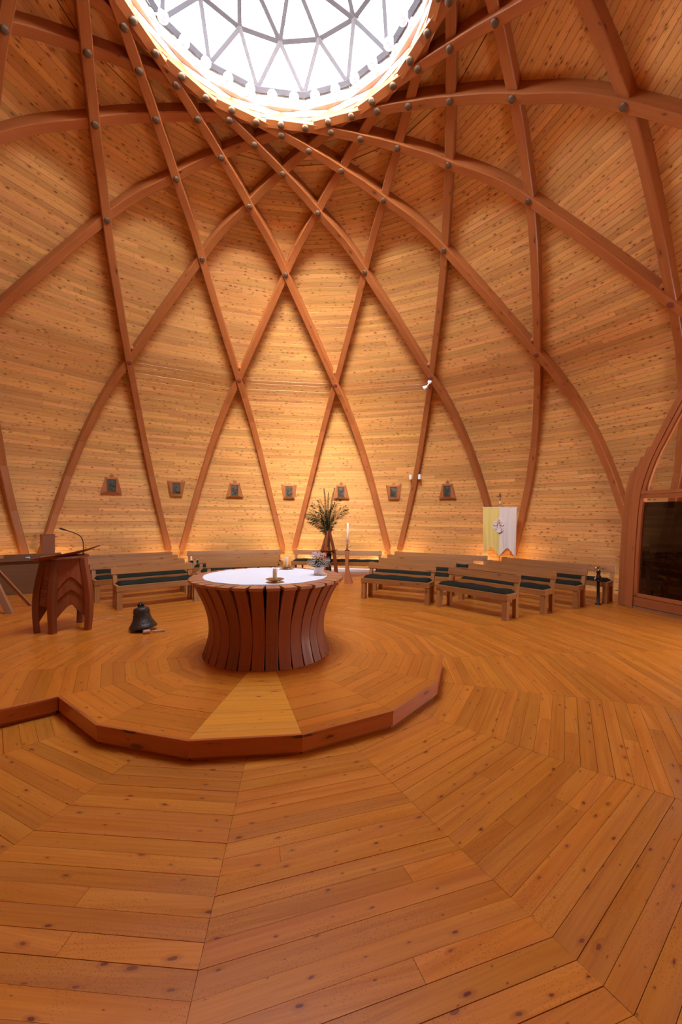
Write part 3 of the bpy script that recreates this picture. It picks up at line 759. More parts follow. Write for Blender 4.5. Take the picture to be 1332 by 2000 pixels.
# ------------------------------------------------------------------ lectern
LE = thing('lectern', 'dark stained wooden lectern with arched front and slanted reading board', 'lectern', (0, 0, 0))
La, Lb, Lc, Ld = Vector((-3.02, 1.23, PZ)), Vector((-2.80, 1.15, PZ)), Vector((-2.43, 1.29, PZ)), Vector((-2.70, 1.74, PZ))
Lcen = (La+Lb+Lc+Ld)/4; H = 1.0
LE.location = Lcen
LP = [p-Lcen for p in (La, Lb, Lc, Ld)]
def leg_at(p, z, f=1.0):          # curved leg axis: bulges out at 35 %, in at the top
    k = 1+.10*sin(PI*min(1, z/H*1.1))-.20*(z/H)**2
    return Vector((p.x*k, p.y*k, z))
for i, p in enumerate(LP):
    m = MB(); rings = []; o = p.normalized(); q = Vector((-o.y, o.x, 0))
    for j in range(15):
        z = (H-.01)*j/14; c = leg_at(p, z); w = .036+.010*sin(PI*j/14); d = .036
        rings.append([c-q*w-o*d, c-q*w+o*(d-.008), c-q*(w-.008)+o*d, c+q*(w-.008)+o*d, c+q*w+o*(d-.008), c+q*w-o*d])
    m.loft(rings); m.build('leg', M['lectern'], LE)
def panel(pa, pb, z0f, inset_, name, thick=.02, z1=H-.02, arch=None, rnd=None):
    """panel between two legs; its lower edge is z0f(s), s in 0..1"""
    m = MB(); n = 22; mid = (pa+pb)/2; d = (pb-pa).normalized(); nr = Vector((d.y, -d.x, 0));
    if nr.dot(mid) < 0: nr = -nr
    cols = []
    for i in range(n+1):
        s = i/n; z0 = z0f(s); col = []
        for j in range(9):
            z = z0+(z1-z0)*j/8; c = leg_at(pa, z).lerp(leg_at(pb, z), s)-nr*inset_; col.append(c)
        cols.append(col)
    rr = random.random() if rnd is None else rnd; u0 = random.uniform(0, 9); v0 = random.uniform(0, 9)
    for i in range(n):
        for j in range(8):
            f = [cols[i][j], cols[i+1][j], cols[i+1][j+1], cols[i][j+1]]
            m.face(f, [(u0+v.z, v0+(v-cols[0][0]).dot(d)) for v in f], rr); g = [v-nr*thick for v in f]; g.reverse(); m.face(g, [(u0+v.z, v0+(v-cols[0][0]).dot(d)) for v in g], rr)
        f = [cols[i][0], cols[i][0]-nr*thick, cols[i+1][0]-nr*thick, cols[i+1][0]]; m.face(f, [(u0, v0)]*4, rr)
        f = [cols[i][8], cols[i][8]-nr*thick, cols[i+1][8]-nr*thick, cols[i+1][8]]; m.face(f, [(u0, v0)]*4, rr)
    for i in (0, n):
        for j in range(8):
            f = [cols[i][j], cols[i][j]-nr*thick, cols[i][j+1]-nr*thick, cols[i][j+1]]; m.face(f, [(u0, v0)]*4, rr)
    return m.build(name, M['lectern'], LE)
def arch(z_side, z_top): return lambda s: z_side+(z_top-z_side)*(1-abs(2*s-1)**1.35)
panel(LP[1], LP[2], arch(.50, .745), .0, 'front_arch_panel', .022, rnd=.93)
panel(LP[1], LP[2], arch(.36, .565), .024, 'inner_arch_panel', .022, .80, rnd=.55)
panel(LP[1], LP[2], arch(.10, .36), .048, 'lower_arch_panel', .022, .62, rnd=.32)
panel(LP[2], LP[3], arch(.10, .45), .0, 'side_arch_panel', .025)
panel(LP[3], LP[0], arch(.10, .45), .0, 'rear_arch_panel', .025)
zz = .36
for i, h in enumerate((.13, .045, .045, .055, .06, .075, .2)):
    panel(LP[0], LP[1], lambda s, z=zz: z, .004*(i % 2), 'side_slat', .025, zz+h-.003, rnd=(.1, .8, .3, .9, .5, .2, .6)[i]); zz += h
m = MB(); pts = []
for j in range(24):
    a = 2*PI*j/24; pts.append((.30*cos(a), .235*sin(a)))
m.prism(pts, 'z', H-.01, H+.016); o = m.build('top_plate', M['lectern'], LE); o.rotation_euler.z = rad(58)
# reading board: long boat-shaped slab, tilted
d = (Vector((-2.51, 1.98, 0))-Vector((-3.00, 1.10, 0))); L2 = d.length/2-.015; d.normalize(); side = Vector((-d.y, d.x, 0))
m = MB(); rings = []
for i in range(25):
    s = -1+2*i/24; w = .20*math.sqrt(max(0.0, 1-s*s))+.004; th = .022*(1-s*s)+.008
    c = d*(s*L2+.03)+Vector((0, 0, H+.034+.034*s*s+.062*s)); tiltv = (side*.965-Vector((0, 0, .26))); 
    upv = d.cross(tiltv); upv = upv if upv.z > 0 else -upv; upv.normalize()
    rings.append([c-tiltv*w, c-tiltv*w*.6-upv*th, c+tiltv*w*.6-upv*th, c+tiltv*w, c+tiltv*w*.6+upv*.004, c-tiltv*w*.6+upv*.004])
m.loft(rings, smooth=False); m.build('reading_board', M['lectern'], LE)
mic = MB(); b0 = Vector((-2.635, 1.66, PZ+H+.016))-Lcen
pts = [b0, b0+Vector((0, 0, .10)), b0+Vector((-.005, -.01, .20)), b0+Vector((-.03, -.05, .265)), b0+Vector((-.09, -.10, .310)), b0+Vector((-.16, -.155, .345)), b0+Vector((-.20, -.19, .365))]
fine = []
for i in range(len(pts)-1):
    for j in range(4):
        x = j/4; p0, p1, p2, p3 = pts[max(i-1, 0)], pts[i], pts[i+1], pts[min(i+2, len(pts)-1)]
        fine.append(.5*((2*p1)+(-p0+p2)*x+(2*p0-5*p1+4*p2-p3)*x*x+(-p0+3*p1-3*p2+p3)*x**3))
fine.append(pts[-1])
mt = thing('microphone', 'black gooseneck microphone on the lectern', 'microphone', Lcen+b0)
m = MB(); m.tube([p-b0 for p in fine], .0065, 8); m.build('gooseneck', M['black'], mt)
e = fine[-1]-b0; dr = (fine[-1]-fine[-3]).normalized()
m = MB(); m.tube([e-dr*.06, e-dr*.05, e, e+dr*.02, e+dr*.03], [.007, .011, .013, .013, .008], 12); m.build('capsule', M['black'], mt)
m = MB(); m.lathe([(0, 0), (.022, 0), (.022, .006), (.008, .010), (0, .010)], 16); m.build('mount', M['black'], mt)
# ------------------------------------------------------------------ bell, mallet, cable
bl = thing('bell', 'small dark bronze bell with raised lettering standing tilted on the platform', 'bell', (-1.68, 1.14, PZ))
RB = Matrix.Rotation(rad(-7), 3, Vector((sin(rad(20)), cos(rad(20)), 0)))
BC = Vector((0, 0, .03))
bp = [(.172, .012), (.178, .020), (.176, .034), (.165, .050), (.162, .058), (.150, .072), (.148, .078), (.132, .105), (.118, .140), (.108, .175), (.103, .205), (.100, .235), (.101, .242), (.103, .246), (.100, .252), (.098, .270), (.094, .277), (.075, .285), (.055, .293), (.04, .298), (.0, .300)]
m = MB(); m.lathe(bp, 48, c=BC, rot=RB); m.build('bell_body', M['bronze'], bl)
for rz_ in (0, PI/2):
    m = MB(); m.tube([RB @ Vector((.03*cos(rz_), .03*sin(rz_), .295))+BC, RB @ Vector((.034*cos(rz_), .034*sin(rz_), .325))+BC, RB @ Vector((0, 0, .350))+BC, RB @ Vector((-.034*cos(rz_), -.034*sin(rz_), .325))+BC, RB @ Vector((-.03*cos(rz_), -.03*sin(rz_), .295))+BC], .012, 8); m.build('crown_loop', M['bronze'], bl)
m = MB(); m.tube([RB @ Vector((0, 0, .34))+BC, RB @ Vector((0, 0, .366))+BC], .010, 8); m.build('crown_pin', M['bronze'], bl)
# ornament frieze and illegible raised lettering
m = MB()
for j in range(34):
    a = 2*PI*j/34; z = .222+.008*(j % 2); c = RB @ Vector((.101*cos(a), .101*sin(a), z))+BC; m.box(c, (.010, .010, .014), RB @ Matrix.Rotation(a, 3, 'Z') @ Matrix.Rotation(.6, 3, 'X'), ch=.002)
o = m.build('ornament_frieze', M['bronze'], bl); o['kind'] = 'stuff'
m = MB(); rl = random.Random(5)
for line, (z, R) in enumerate(((.178, .1085), (.150, .1155))):
    for j in range(11 if line == 0 else 8):
        a = rad(-165+line*12)+j*rad(9.5)
        if j in ((5,) if line == 0 else (4,)): continue
        Rm = RB @ Matrix.Rotation(a, 3, 'Z'); c0 = Vector((R, 0, z))
        kind = rl.randrange(4)
        m.box(Rm @ c0+BC, (.006, .003, .017), Rm, ch=.0008)
        if kind != 0: m.box(Rm @ (c0+Vector((0, .005, .006 if kind == 1 else -.006)))+BC, (.006, .009, .003), Rm, ch=.0008)
        if kind > 1: m.box(Rm @ (c0+Vector((0, .009, 0)))+BC, (.006, .003, .016), Rm, ch=.0008)
o = m.build('raised_lettering', M['bronze'], bl); o['kind'] = 'stuff'
m = MB(); m.lathe([(0, 0), (.075, 0), (.075, .045), (0, .045)], 20, c=(-.01, 0, 0)); m.build('support_block', M['black'], bl)
ml = thing('mallet', 'small pale wooden mallet lying in front of the bell', 'mallet', (-1.56, .965, PZ))
dm = Vector((.92, .39, 0)).normalized(); sm_ = Vector((-dm.y, dm.x, 0))
m = MB(); m.tube([dm*-.075+Vector((0, 0, .028)), dm*-.065+Vector((0, 0, .028)), dm*.0+Vector((0, 0, .028)), dm*.012+Vector((0, 0, .028))], [.022, .027, .027, .022], 16); m.build('mallet_head', M['mallet'], ml)
m = MB(); m.tube([dm*.010+Vector((0, 0, .026)), dm*.12+Vector((0, 0, .018)), dm*.20+Vector((0, 0, .014))], [.010, .011, .013], 10); m.build('handle', M['mallet'], ml)
m = MB(); zc = PZ+.005
m.tube([(-2.62, 1.74, zc), (-2.55, 1.83, zc), (-2.50, 2.02, zc), (-2.36, 2.08, zc), (-2.20, 1.98, zc), (-2.06, 1.80, zc), (-1.96, 1.66, zc)], .004, 6)
o = m.build('cable', simple('grey_cable', (.35, .25, .2), .5)); tag(o, 'thin cable curving over the platform from lectern towards the bell', 'cable')
# ------------------------------------------------------------------ left edge: partition bench, easel, box
a = azr(-2.2)
pa, pb = Vector((-5.60, 4.93, 0)), Vector((-4.66, 5.50, 0)); d = (pb-pa).normalized(); ang = math.atan2(d.y, d.x)
pt_ = thing('partition', 'low brown wooden partition with a top beam at the far left edge', 'partition', (pa+pb)/2, ang)
Lp = (pb-pa).length
m = MB(); m.box((0, .02, .37), (Lp, .03, .70)); m.build('panel', M['ply'], pt_)
m = MB(); m.box((0, -.02, .80), (Lp+.14, .09, .15)); m.build('top_beam', M['ply'], pt_)
m = MB(); m.box((Lp/2-.04, .03, .36), (.05, .06, .72)); m.build('post', M['greywood'], pt_)
m = MB(); m.box((-Lp/2+.04, .03, .36), (.05, .06, .72)); m.build('post', M['greywood'], pt_)
m = MB(); m.box((.02, -.067, .80), (.10, .004, .055), ch=.0005); m.box((.02, -.070, .815), (.085, .002, .006), mat=1, ch=.0003)
m.box((.02, -.070, .801), (.085, .002, .012), mat=1, ch=.0003); m.box((.045, -.070, .785), (.03, .002, .010), mat=1, ch=.0003); m.box((-.005, -.070, .785), (.04, .002, .003), mat=1, ch=.0003)
m.build('name_plate', [M['tagblack'], M['white']], pt_)
es = thing('easel', 'slanted pale wooden A-frame stand cut off by the left edge', 'stand', (-4.05, 2.52, PZ))
m = MB(); m.loft([[Vector(c)+Vector(v) for v in ((-.05, -.03, 0), (.05, -.03, 0), (.05, .03, 0), (-.05, .03, 0))] for c in ((0.03, 0, 0), (-.40, .10, .88))]); m.build('leg', M['greywood'], es)
m = MB(); m.loft([[Vector(c)+Vector(v) for v in ((-.05, -.03, 0), (.05, -.03, 0), (.05, .03, 0), (-.05, .03, 0))] for c in ((-.55, -.12, 0), (-.36, .06, .88))]); m.build('leg', M['greywood'], es)
m = MB(); m.loft([[Vector(c)+Vector(v) for v in ((-.03, -.02, 0), (.03, -.02, 0), (.03, .02, 0), (-.03, .02, 0))] for c in ((.02, .62, 0), (-.42, .16, .90))]); m.build('leg', M['greywood'], es)
m = MB(); m.box((-.38, .08, .89), (.5, .12, .05)); m.build('cross_bar', M['greywood'], es)
bx = thing('pedestal_box', 'tall plain brown wooden box standing at the rib foot behind the lectern', 'box', (-5.22, 6.30, 0), rad(38))
m = MB(); m.box((0, 0, .62), (.26, .2, 1.24), ch=.006); m.build('box_body', M['box'], bx)
m = MB(); m.box((0, 0, 1.2475), (.275, .215, .015), ch=.003); m.build('lid', M['box'], bx)
# ------------------------------------------------------------------ stations on the wall
LBL = {-1.5: 'first from the left, above the lectern', -1: 'second from the left, between the rib feet', -.5: 'third from the left, left above the altar', 0: 'fourth from the left, left of the palm', .5: 'half hidden behind the palm fronds', 1: 'second from the right, between two ribs', 1.5: 'rightmost, left of the banner'}
def tfor(z, off):
    lo, hi = 0, 1.0
    for _ in range(40):
        md = (lo+hi)/2
        if shellpt(md, off)[1] < z: lo = md
        else: hi = md
    return lo
for k, lb in LBL.items():
    inv = abs(k-round(k)) < .1
    t = tfor(2.55, OFF); R, z = shellpt(t, OFF); n2 = pnorm(t)
    half = (.5-t/2) if not inv else t/2           # half width of the cell in steps
    a = azr(k); sag = R*(1-cos(rad(22.5)*(half if inv else (1-t)/2)))
    e = R*cos(rad(22.5)*(t/2 if inv else (1-t)/2))
    st = thing('station_plaque', '%s trapezoid wooden plaque with a bronze relief, %s' % ('narrow-footed' if inv else 'wide-footed', lb), 'plaque', cyl(e-.012, a, 2.53), -a, 'stations of the cross on the wall')
    tilt = math.atan2(n2[1], n2[0])
    wt, wb = (.20, .13) if inv else (.115, .20); hh = .175
    R3 = Matrix.Rotation(-tilt*.0, 3, 'X')
    m = MB(); ow = [(-wb, -hh), (wb, -hh), (wt, hh), (-wt, hh)]; iw = [(-.082, -.135), (.082, -.135), (.082, .125), (-.082, .125)]
    O = [Vector((x, -.0, z_)) for x, z_ in ow]; Om = [Vector((x, -.022, z_)) for x, z_ in ow]; I = [Vector((x, -.06, z_)) for x, z_ in iw]; Ib = [Vector((x, -.035, z_)) for x, z_ in iw]
    for i in range(4):
        j = (i+1) % 4; rr = random.random()
        for A in ((O[i], O[j], Om[j], Om[i]), (Om[i], Om[j], I[j], I[i]), (I[i], I[j], Ib[j], Ib[i])):
            m.face(A, [(0, 0), (.3, 0), (.3, .1), (0, .1)], rr)
    m.face([O[3], O[2], O[1], O[0]]); m.build('frame', M['porch'], st, fix=False)
    m = MB(); vs = []; fs = []; nx, nz = 12, 18; rs = random.Random(int(k*10)+50)
    blobs = [(rs.uniform(-.05, .05), rs.uniform(-.1, .09), rs.uniform(.015, .035), rs.uniform(.006, .016)) for _ in range(9)]+[(rs.uniform(-.02, .02), zz_, .02, .016) for zz_ in (-.08, -.04, 0, .04)]
    for i in range(nx+1):
        for j in range(nz+1):
            x = -.081+.162*i/nx; z_ = -.134+.258*j/nz
            h = sum(am*math.exp(-((x-bx_)**2+(z_-bz)**2)/r_**2) for bx_, bz, r_, am in blobs)
            vs.append((x, -.042-h, z_))
    for i in range(nx):
        for j in range(nz): q = i*(nz+1)+j; fs.append((q, q+nz+1, q+nz+2, q+1))
    m.mesh(vs, fs); m.build('relief', M['relief'], st, fix=False)
    m = MB(); m.box((0, -.025, hh+.035), (.045, .02, .05)); m.box((-.032, -.025, hh+.030), (.022, .02, .03)); m.box((.032, -.025, hh+.030), (.022, .02, .03)); m.box((0, -.025, hh+.065), (.018, .018, .025))
    m.box((0, -.02, hh+.008), (.05, .015, .02)); m.build('crest', M['porch'], st); st.scale = (1.28, 1.28, 1.28)
# ------------------------------------------------------------------ banner
ba = rad(49.2); bc = cyl(7.93, ba, 0); nb = Vector((-sin(ba), -cos(ba), 0))
BD = Vector((6.35-5.75, 4.87-5.56, 0)).normalized(); angb = math.atan2(BD.y, BD.x)
bn = thing('banner', 'yellow and white processional banner with papal crest hanging from a pole', 'banner', (6.05, 5.22, 0), angb)
m = MB(); m.tube([(0, .03, .05), (0, .03, 2.36)], .013, 10); m.build('pole', M['gold'], bn)
m = MB(); m.lathe([(0, 0), (.15, 0), (.15, .02), (.05, .05), (.02, .07), (0, .07)], 24, c=(0, .03, 0)); m.build('pole_base', M['iron'], bn)
m = MB(); m.tube([(-.475, 0, 2.035), (.475, 0, 2.035)], .012, 8); m.build('crossbar', M['cream'], bn)
m = MB(); m.lathe([(.014, 2.22), (.02, 2.23), (.02, 2.25), (.013, 2.26)], 12, c=(0, .03, 0)); m.build('pole_collar', M['red'], bn)
m = MB(); m.tube([(0, .03, 2.12), (0, .03, 2.20)], .017, 10); m.build('white_collar', M['emwhite'], bn)
m = MB(); m.tube([(-.085, 0, 2.045), (-.07, .015, 2.09), (0, .03, 2.135), (.07, .015, 2.09), (.085, 0, 2.045)], .007, 6); m.build('hanging_cord', M['brass'], bn)
m = MB(); sp_ = [(0, 2.44), (.018, 2.38), (.042, 2.325), (.03, 2.30), (.012, 2.285), (.012, 2.26)]
ol = [(x, z) for x, z in sp_]+[(-x, z) for x, z in reversed(sp_) if x > 0]
m.prism(ol, 'y', .022, .038); m.build('finial', M['bolt'], bn)
def bz(x):   # bottom edge with two notches
    u = (x+.45)/.45; f = u % 1.0; k = abs(f-.5)*2
    return .745+.22*(1-k) if .0 <= u <= 2 else .745
m = MB(); nx, nz = 48, 30; vs, fs, mi = [], [], []
for i in range(nx+1):
    x = -.455+.91*i/nx; b0z = bz(max(-.449, min(.449, x)))+.0
    for j in range(nz+1):
        f = j/nz; z = 2.03+(b0z-2.03)*f
        y = -.012+(.010+.030*f)*sin(x*26+.7*sin(f*3))+.008*f*sin(x*55+2)
        vs.append((x*(1-.03*f), y, z))
for i in range(nx):
    for j in range(nz): q = i*(nz+1)+j; fs.append((q, q+nz+1, q+nz+2, q+1)); mi.append(0 if i < nx*.48 else 1)
for f, mm in zip(fs, mi): m.mesh([vs[i] for i in f], [(0, 1, 2, 3)], mat=mm)
o = m.build('cloth', [M['yellow'], M['cream']], bn)
def flat(m, pts, y, mat=0): m.face([(x, y, z) for x, z in pts], mat=mat)
def stroke(m, pts, w, y, mat=0):
    for i in range(len(pts)-1):
        p, q = Vector((pts[i][0], 0, pts[i][1])), Vector((pts[i+1][0], 0, pts[i+1][1])); d = (q-p); 
        if d.length < 1e-6: continue
        d.normalize(); s = Vector((-d.z, 0, d.x))*w/2; e = d*w*.25
        m.face([tuple(v+Vector((0, y, 0))) for v in (p-s-e, q-s+e, q+s+e, p+s-e)], mat=mat)
m = MB(); Z0 = 1.545
shield = [(0, .21), (-.035, .17), (-.07, .13), (-.155, .115), (-.14, .02), (-.16, -.04), (-.12, -.12), (-.06, -.165), (0, -.19), (.06, -.165), (.12, -.12), (.16, -.04), (.14, .02), (.155, .115), (.07, .13), (.035, .17)]
flat(m, [(x, Z0+z) for x, z in shield], -.039)
m.build('crest_ground', M['emwhite'], bn, fix=False)
m = MB()
for s in (-1, 1):
    stroke(m, [(s*.012, Z0+.07), (s*.03, Z0+.045), (s*.04, Z0+.01), (s*.075, Z0-.012), (s*.115, Z0-.005), (s*.13, Z0+.01)], .020, -.042)
    stroke(m, [(s*.01, Z0+.02), (s*.045, Z0-.035), (s*.02, Z0-.07)], .008, -.042)
    stroke(m, [(s*.06, Z0-.10), (s*.078, Z0-.14)], .016, -.042)
m.build('red_ribbons', M['red'], bn, fix=False)
m = MB()
for z, w in ((.085, .045), (.105, .042), (.125, .036), (.145, .026), (.16, .014)): stroke(m, [(-w, Z0+z), (w, Z0+z)], .010, -.0432)
for s in (-1, 1):
    stroke(m, [(s*.02, Z0+.0), (s*.05, Z0-.06), (s*.10, Z0-.10)], .010, -.0430)
    stroke(m, [(s*.10, Z0-.10), (s*.12, Z0-.075)], .008, -.0430); stroke(m, [(s*.09, Z0+.07), (s*.075, Z0+.09), (s*.06, Z0+.075), (s*.075, Z0+.06), (s*.09, Z0+.07)], .008, -.0430)
    stroke(m, [(s*.12, Z0+.01), (s*.145, Z0+.015)], .012, -.0435)
o = m.build('gold_embroidery', M['gold'], bn, fix=False); o['kind'] = 'stuff'
# ------------------------------------------------------------------ candle stand and paschal candle
cs = thing('candle_stand', 'waisted wooden candle stand behind the altar to the right', 'candle stand', (2.03, 5.78, 0), rad(-19))
m = MB(); rings = []
for i in range(19):
    f = i/18; z = .86*f
    wl = -.065+.02*sin(PI*f)*1.0; wr = .15-.135*(1-(1-f)**2.6)+.0+.035*max(0, f-.55)*2
    dd = .06+.05*(1-f)**3+.0
    rings.append([(wl, -dd, z), (wr, -dd, z), (wr, dd, z), (wl, dd, z)])
m.loft(rings); m.build('body', M['lectern'] if False else M['porch'], cs)
m = MB(); m.lathe([(0, .86), (.06, .86), (.062, .875), (.035, .88), (0, .88)], 18, c=(-.005, 0, 0)); m.build('drip_plate', M['iron'], cs)
pc = thing('paschal_candle', 'tall white candle with red cross on the wooden candle stand', 'candle', (2.025, 5.78, .881))
m = MB(); Rc = Matrix.Rotation(rad(1.2), 3, 'Y'); m.lathe([(0, 0), (.028, 0), (.026, .70), (.02, .705), (0, .703)], 20, rot=Rc); m.build('wax_body', M['wax'], pc)
m = MB()
def cstroke(z0, z1, a0, a1, w=.02):
    for i in range(6):
        f0, f1 = i/6, (i+1)/6
        def P(f, dz, da): a_ = rad(a0+(a1-a0)*f)+da; z = z0+(z1-z0)*f+dz; return Rc @ Vector((.0292*sin(a_), -.0292*cos(a_), z))
        if abs(z1-z0) > .02: m.face([P(f0, 0, -w*9), P(f0, 0, w*9), P(f1, 0, w*9), P(f1, 0, -w*9)])
        else: m.face([P(f0, -w/2, 0), P(f1, -w/2, 0), P(f1, w/2, 0), P(f0, w/2, 0)])
cstroke(.10, .32, 10, 10); cstroke(.24, .24, -35, 55); cstroke(.20, .20, -30, 50); cstroke(.14, .14, -20, 45)
m.build('red_cross', M['red'], pc, fix=False)
m = MB(); m.tube([Rc @ Vector((0, 0, .70)), Rc @ Vector((0, 0, .72))], .002, 6); m.build('wick', M['wick'], pc)
# ------------------------------------------------------------------ palm stand and palm fronds
ps = thing('palm_stand', 'pointed dark wooden tripod stand with a brass bowl behind the altar', 'stand', (1.52, 5.72, 0), rad(-15))
for i, a in enumerate((rad(250), rad(330), rad(90), rad(170))):
    m = MB(); rings = []; o = Vector((cos(a), sin(a), 0)); q = Vector((-o.y, o.x, 0))
    for j in range(17):
        f = j/16; z = 1.40*f; r = .24*(1-f**1.8)+.02*sin(PI*f)+.012; w = .052*(1-.75*f)+.008; dd = .028
        c = o*r+Vector((0, 0, z)); rings.append([c-q*w-o*dd, c-q*w+o*dd, c+q*w+o*dd, c+q*w-o*dd])
    m.loft(rings); m.build('leg', M['lectern'], ps)
m = MB(); m.lathe([(0, .82), (.10, .825), (.19, .86), (.235, .885), (.24, .89), (.235, .893), (.18, .87), (.09, .84), (0, .835)], 32); m.build('brass_bowl', M['brass'], ps)
m = MB(); m.lathe([(0, .28), (.07, .28), (.085, .32), (.07, .55), (.085, .80), (0, .80)], 20); m.build('inner_vase', M['bronze'], ps)
pf = thing('palm_fronds', 'dried and green palm fronds fanning out above the wooden stand', 'palm', (1.50, 5.72, .85), rad(-15))
rp = random.Random(11)
FR = [(-1.02, .95, .55), (-.95, 1.10, .25), (-.72, 1.12, -.2), (-.55, 1.25, .1), (-.40, 1.28, .4), (-.12, 1.55, .05), (.03, 1.42, -.1), (.20, 1.58, .1), (.42, 1.35, .3), (.62, 1.20, -.1), (.75, 1.15, .3), (-.30, 1.0, -.5), (.0, .95, -.6), (.12, 1.0, -.45), (-.8, .9, -.3), (.3, 1.15, .5)]
for i, (lean, Lf, dep) in enumerate(FR):
    m = MB(); pts = []; N_ = 16
    for j in range(N_+1):
        f = j/N_; bend = lean*(f**1.7)*(.62 if abs(lean) > .5 else .45)
        pts.append(Vector((Lf*f*sin(bend*1.15)*.9+.03*sin(i), dep*.30*f*f, .10+Lf*f*cos(bend*1.05)*(1-.08*abs(lean)*f))))
    m.tube(pts, [.006*(1-.8*j/N_)+.001 for j in range(N_+1)], 5, mat=1)
    sparse = abs(lean) < .25
    for j in range(5 if not sparse else 7, N_):
        for sub in range(5):
            f = (j+sub/5)/N_; jj = min(int(f*N_), N_-1); p = pts[jj].lerp(pts[jj+1], f*N_-jj); T = (pts[jj+1]-pts[jj]).normalized()
            ll = (.17 if not sparse else .085)*sin(PI*min(1, (f-.22)/.86))**.6 if f > .24 else .03
            for s in (-1, 1):
                B = T.cross(Vector((0, 1, 0))).normalized()*s
                d = (B*.72+T*(.75 if not sparse else 1.5)+Vector((0, rp.uniform(-.45, .45), rp.uniform(-.45, -.05) if abs(lean) > .4 else rp.uniform(-.1, .3)))).normalized()
                nrm = d.cross(T).normalized()*.012; tip = p+d*ll*rp.uniform(.8, 1.1)+Vector((0, 0, -.02)); md = p+d*ll*.5
                m.face([tuple(p-nrm*.4), tuple(md-nrm+Vector((0, 0, .004))), tuple(tip), tuple(md+nrm)])
    m.build('frond', [M['frond'], M['rachis']], pf, fix=False)
# ------------------------------------------------------------------ small wall fittings
def onrib(k, fam, t, off):
    az = k-t/2 if fam == 'A' else k+t/2; R, z = prof(t); n = pnorm(t); return cyl(R-off*n[0], azr(az), z-off*n[1]), azr(az)
p, a = onrib(1, 'B', .955, 0)
fl = thing('floodlight', 'small white adjustable spot lamp on the rib above the right benches', 'lamp', p+Vector((-.02, 0, -.03)), -a)
m = MB(); m.lathe([(0, -.02), (.05, -.02), (.055, 0), (.05, .03), (0, .035)], 18, c=(.03, -.05, .07), rot=Matrix.Rotation(rad(70), 3, 'X')); m.build('mount', M['white'], fl)
m = MB(); m.tube([(.02, -.06, .05), (-.02, -.09, -.03)], .016, 8); m.build('arm', M['white'], fl)
m = MB(); m.lathe([(0, -.05), (.03, -.05), (.04, -.02), (.065, .05), (.06, .055), (.03, .03), (0, .02)], 20, c=(-.06, -.11, -.07), rot=Matrix.Rotation(rad(-115), 3, 'Y')); m.build('lamp_head', M['white'], fl)
for nm_, dx, side_ in (('left', -.155, -1), ('right', .15, 1)):
    t = tfor(2.93, 0); p, a = onrib(1, 'B', t, -.10)
    w = thing('wall_speaker', 'tiny white box speaker on the %s side of the rib right of the altar' % nm_, 'speaker', p+Vector((cos(a), -sin(a), 0))*dx*.9, -a, 'pair of white boxes on the rib')
    m = MB(); m.box((0, -.08, 0), (.075, .08, .15), ch=.012); m.build('case', M['white'], w)
    m = MB(); m.box((0, -.122, .01), (.05, .004, .10), ch=.001); m.build('grille', M['ceramic'], w)
    m = MB(); m.box((-side_*.03, -.01, 0), (.05, .07, .03), ch=.003); m.build('bracket', M['white'], w)
# ------------------------------------------------------------------ spotlights round the skylight ring
ORD = ['first', 'second', 'third', 'fourth', 'fifth', 'sixth', 'seventh', 'eighth', 'ninth', 'tenth', 'eleventh', 'twelfth', 'thirteenth', 'fourteenth', 'fifteenth', 'sixteenth']
proto = None; n_ = 0
for q in range(-6, 8):
    k = q*.5+.25; a = azr(k); p = cyl(1.895, a, 8.445)
    if proto is None:
        t = thing('spotlight', 'x', 'spotlight', p, -a, 'white spotlights round the skylight ring')
        m = MB(); m.lathe([(0, 0), (.045, 0), (.045, .018), (.02, .024), (0, .024)], 18, c=(0, .0, 0), rot=Matrix.Rotation(rad(90), 3, 'X')); m.build('mount', M['lampglow'], t)
        m = MB(); m.tube([(0, -.02, 0), (.02, -.06, -.005), (.03, -.09, -.01)], .010, 8); m.build('arm', M['lampglow'], t)
        Rh = Matrix.Rotation(rad(155), 3, 'X'); m = MB(); m.lathe([(0, -.07), (.022, -.07), (.028, -.04), (.05, .0), (.058, .022), (.058, .03), (.05, .03), (.048, .02)], 22, c=(.035, -.12, -.03), rot=Rh); m.build('lamp_head', M['lampglow'], t)
        m = MB(); m.lathe([(0, .020), (.025, .0215), (.048, .018)], 22, c=(.035, -.12, -.03), rot=Rh); lens = m.build('lens', M['lampglow'], t)
        m = MB(); m.lathe([(.012, .0235), (.018, .028), (.022, .0235)], 16, c=(.035, -.12, -.03), rot=Rh); m.build('lens_ring', M['lampglow'], t)
        t.scale = (1.3, 1.3, 1.3); proto = t
    else:
        t = copy_tree(proto); t.location = p; t.rotation_euler.z = -a
    t['label'] = 'white reflector spotlight, %s from the left along the skylight ring' % ORD[n_]; n_ += 1
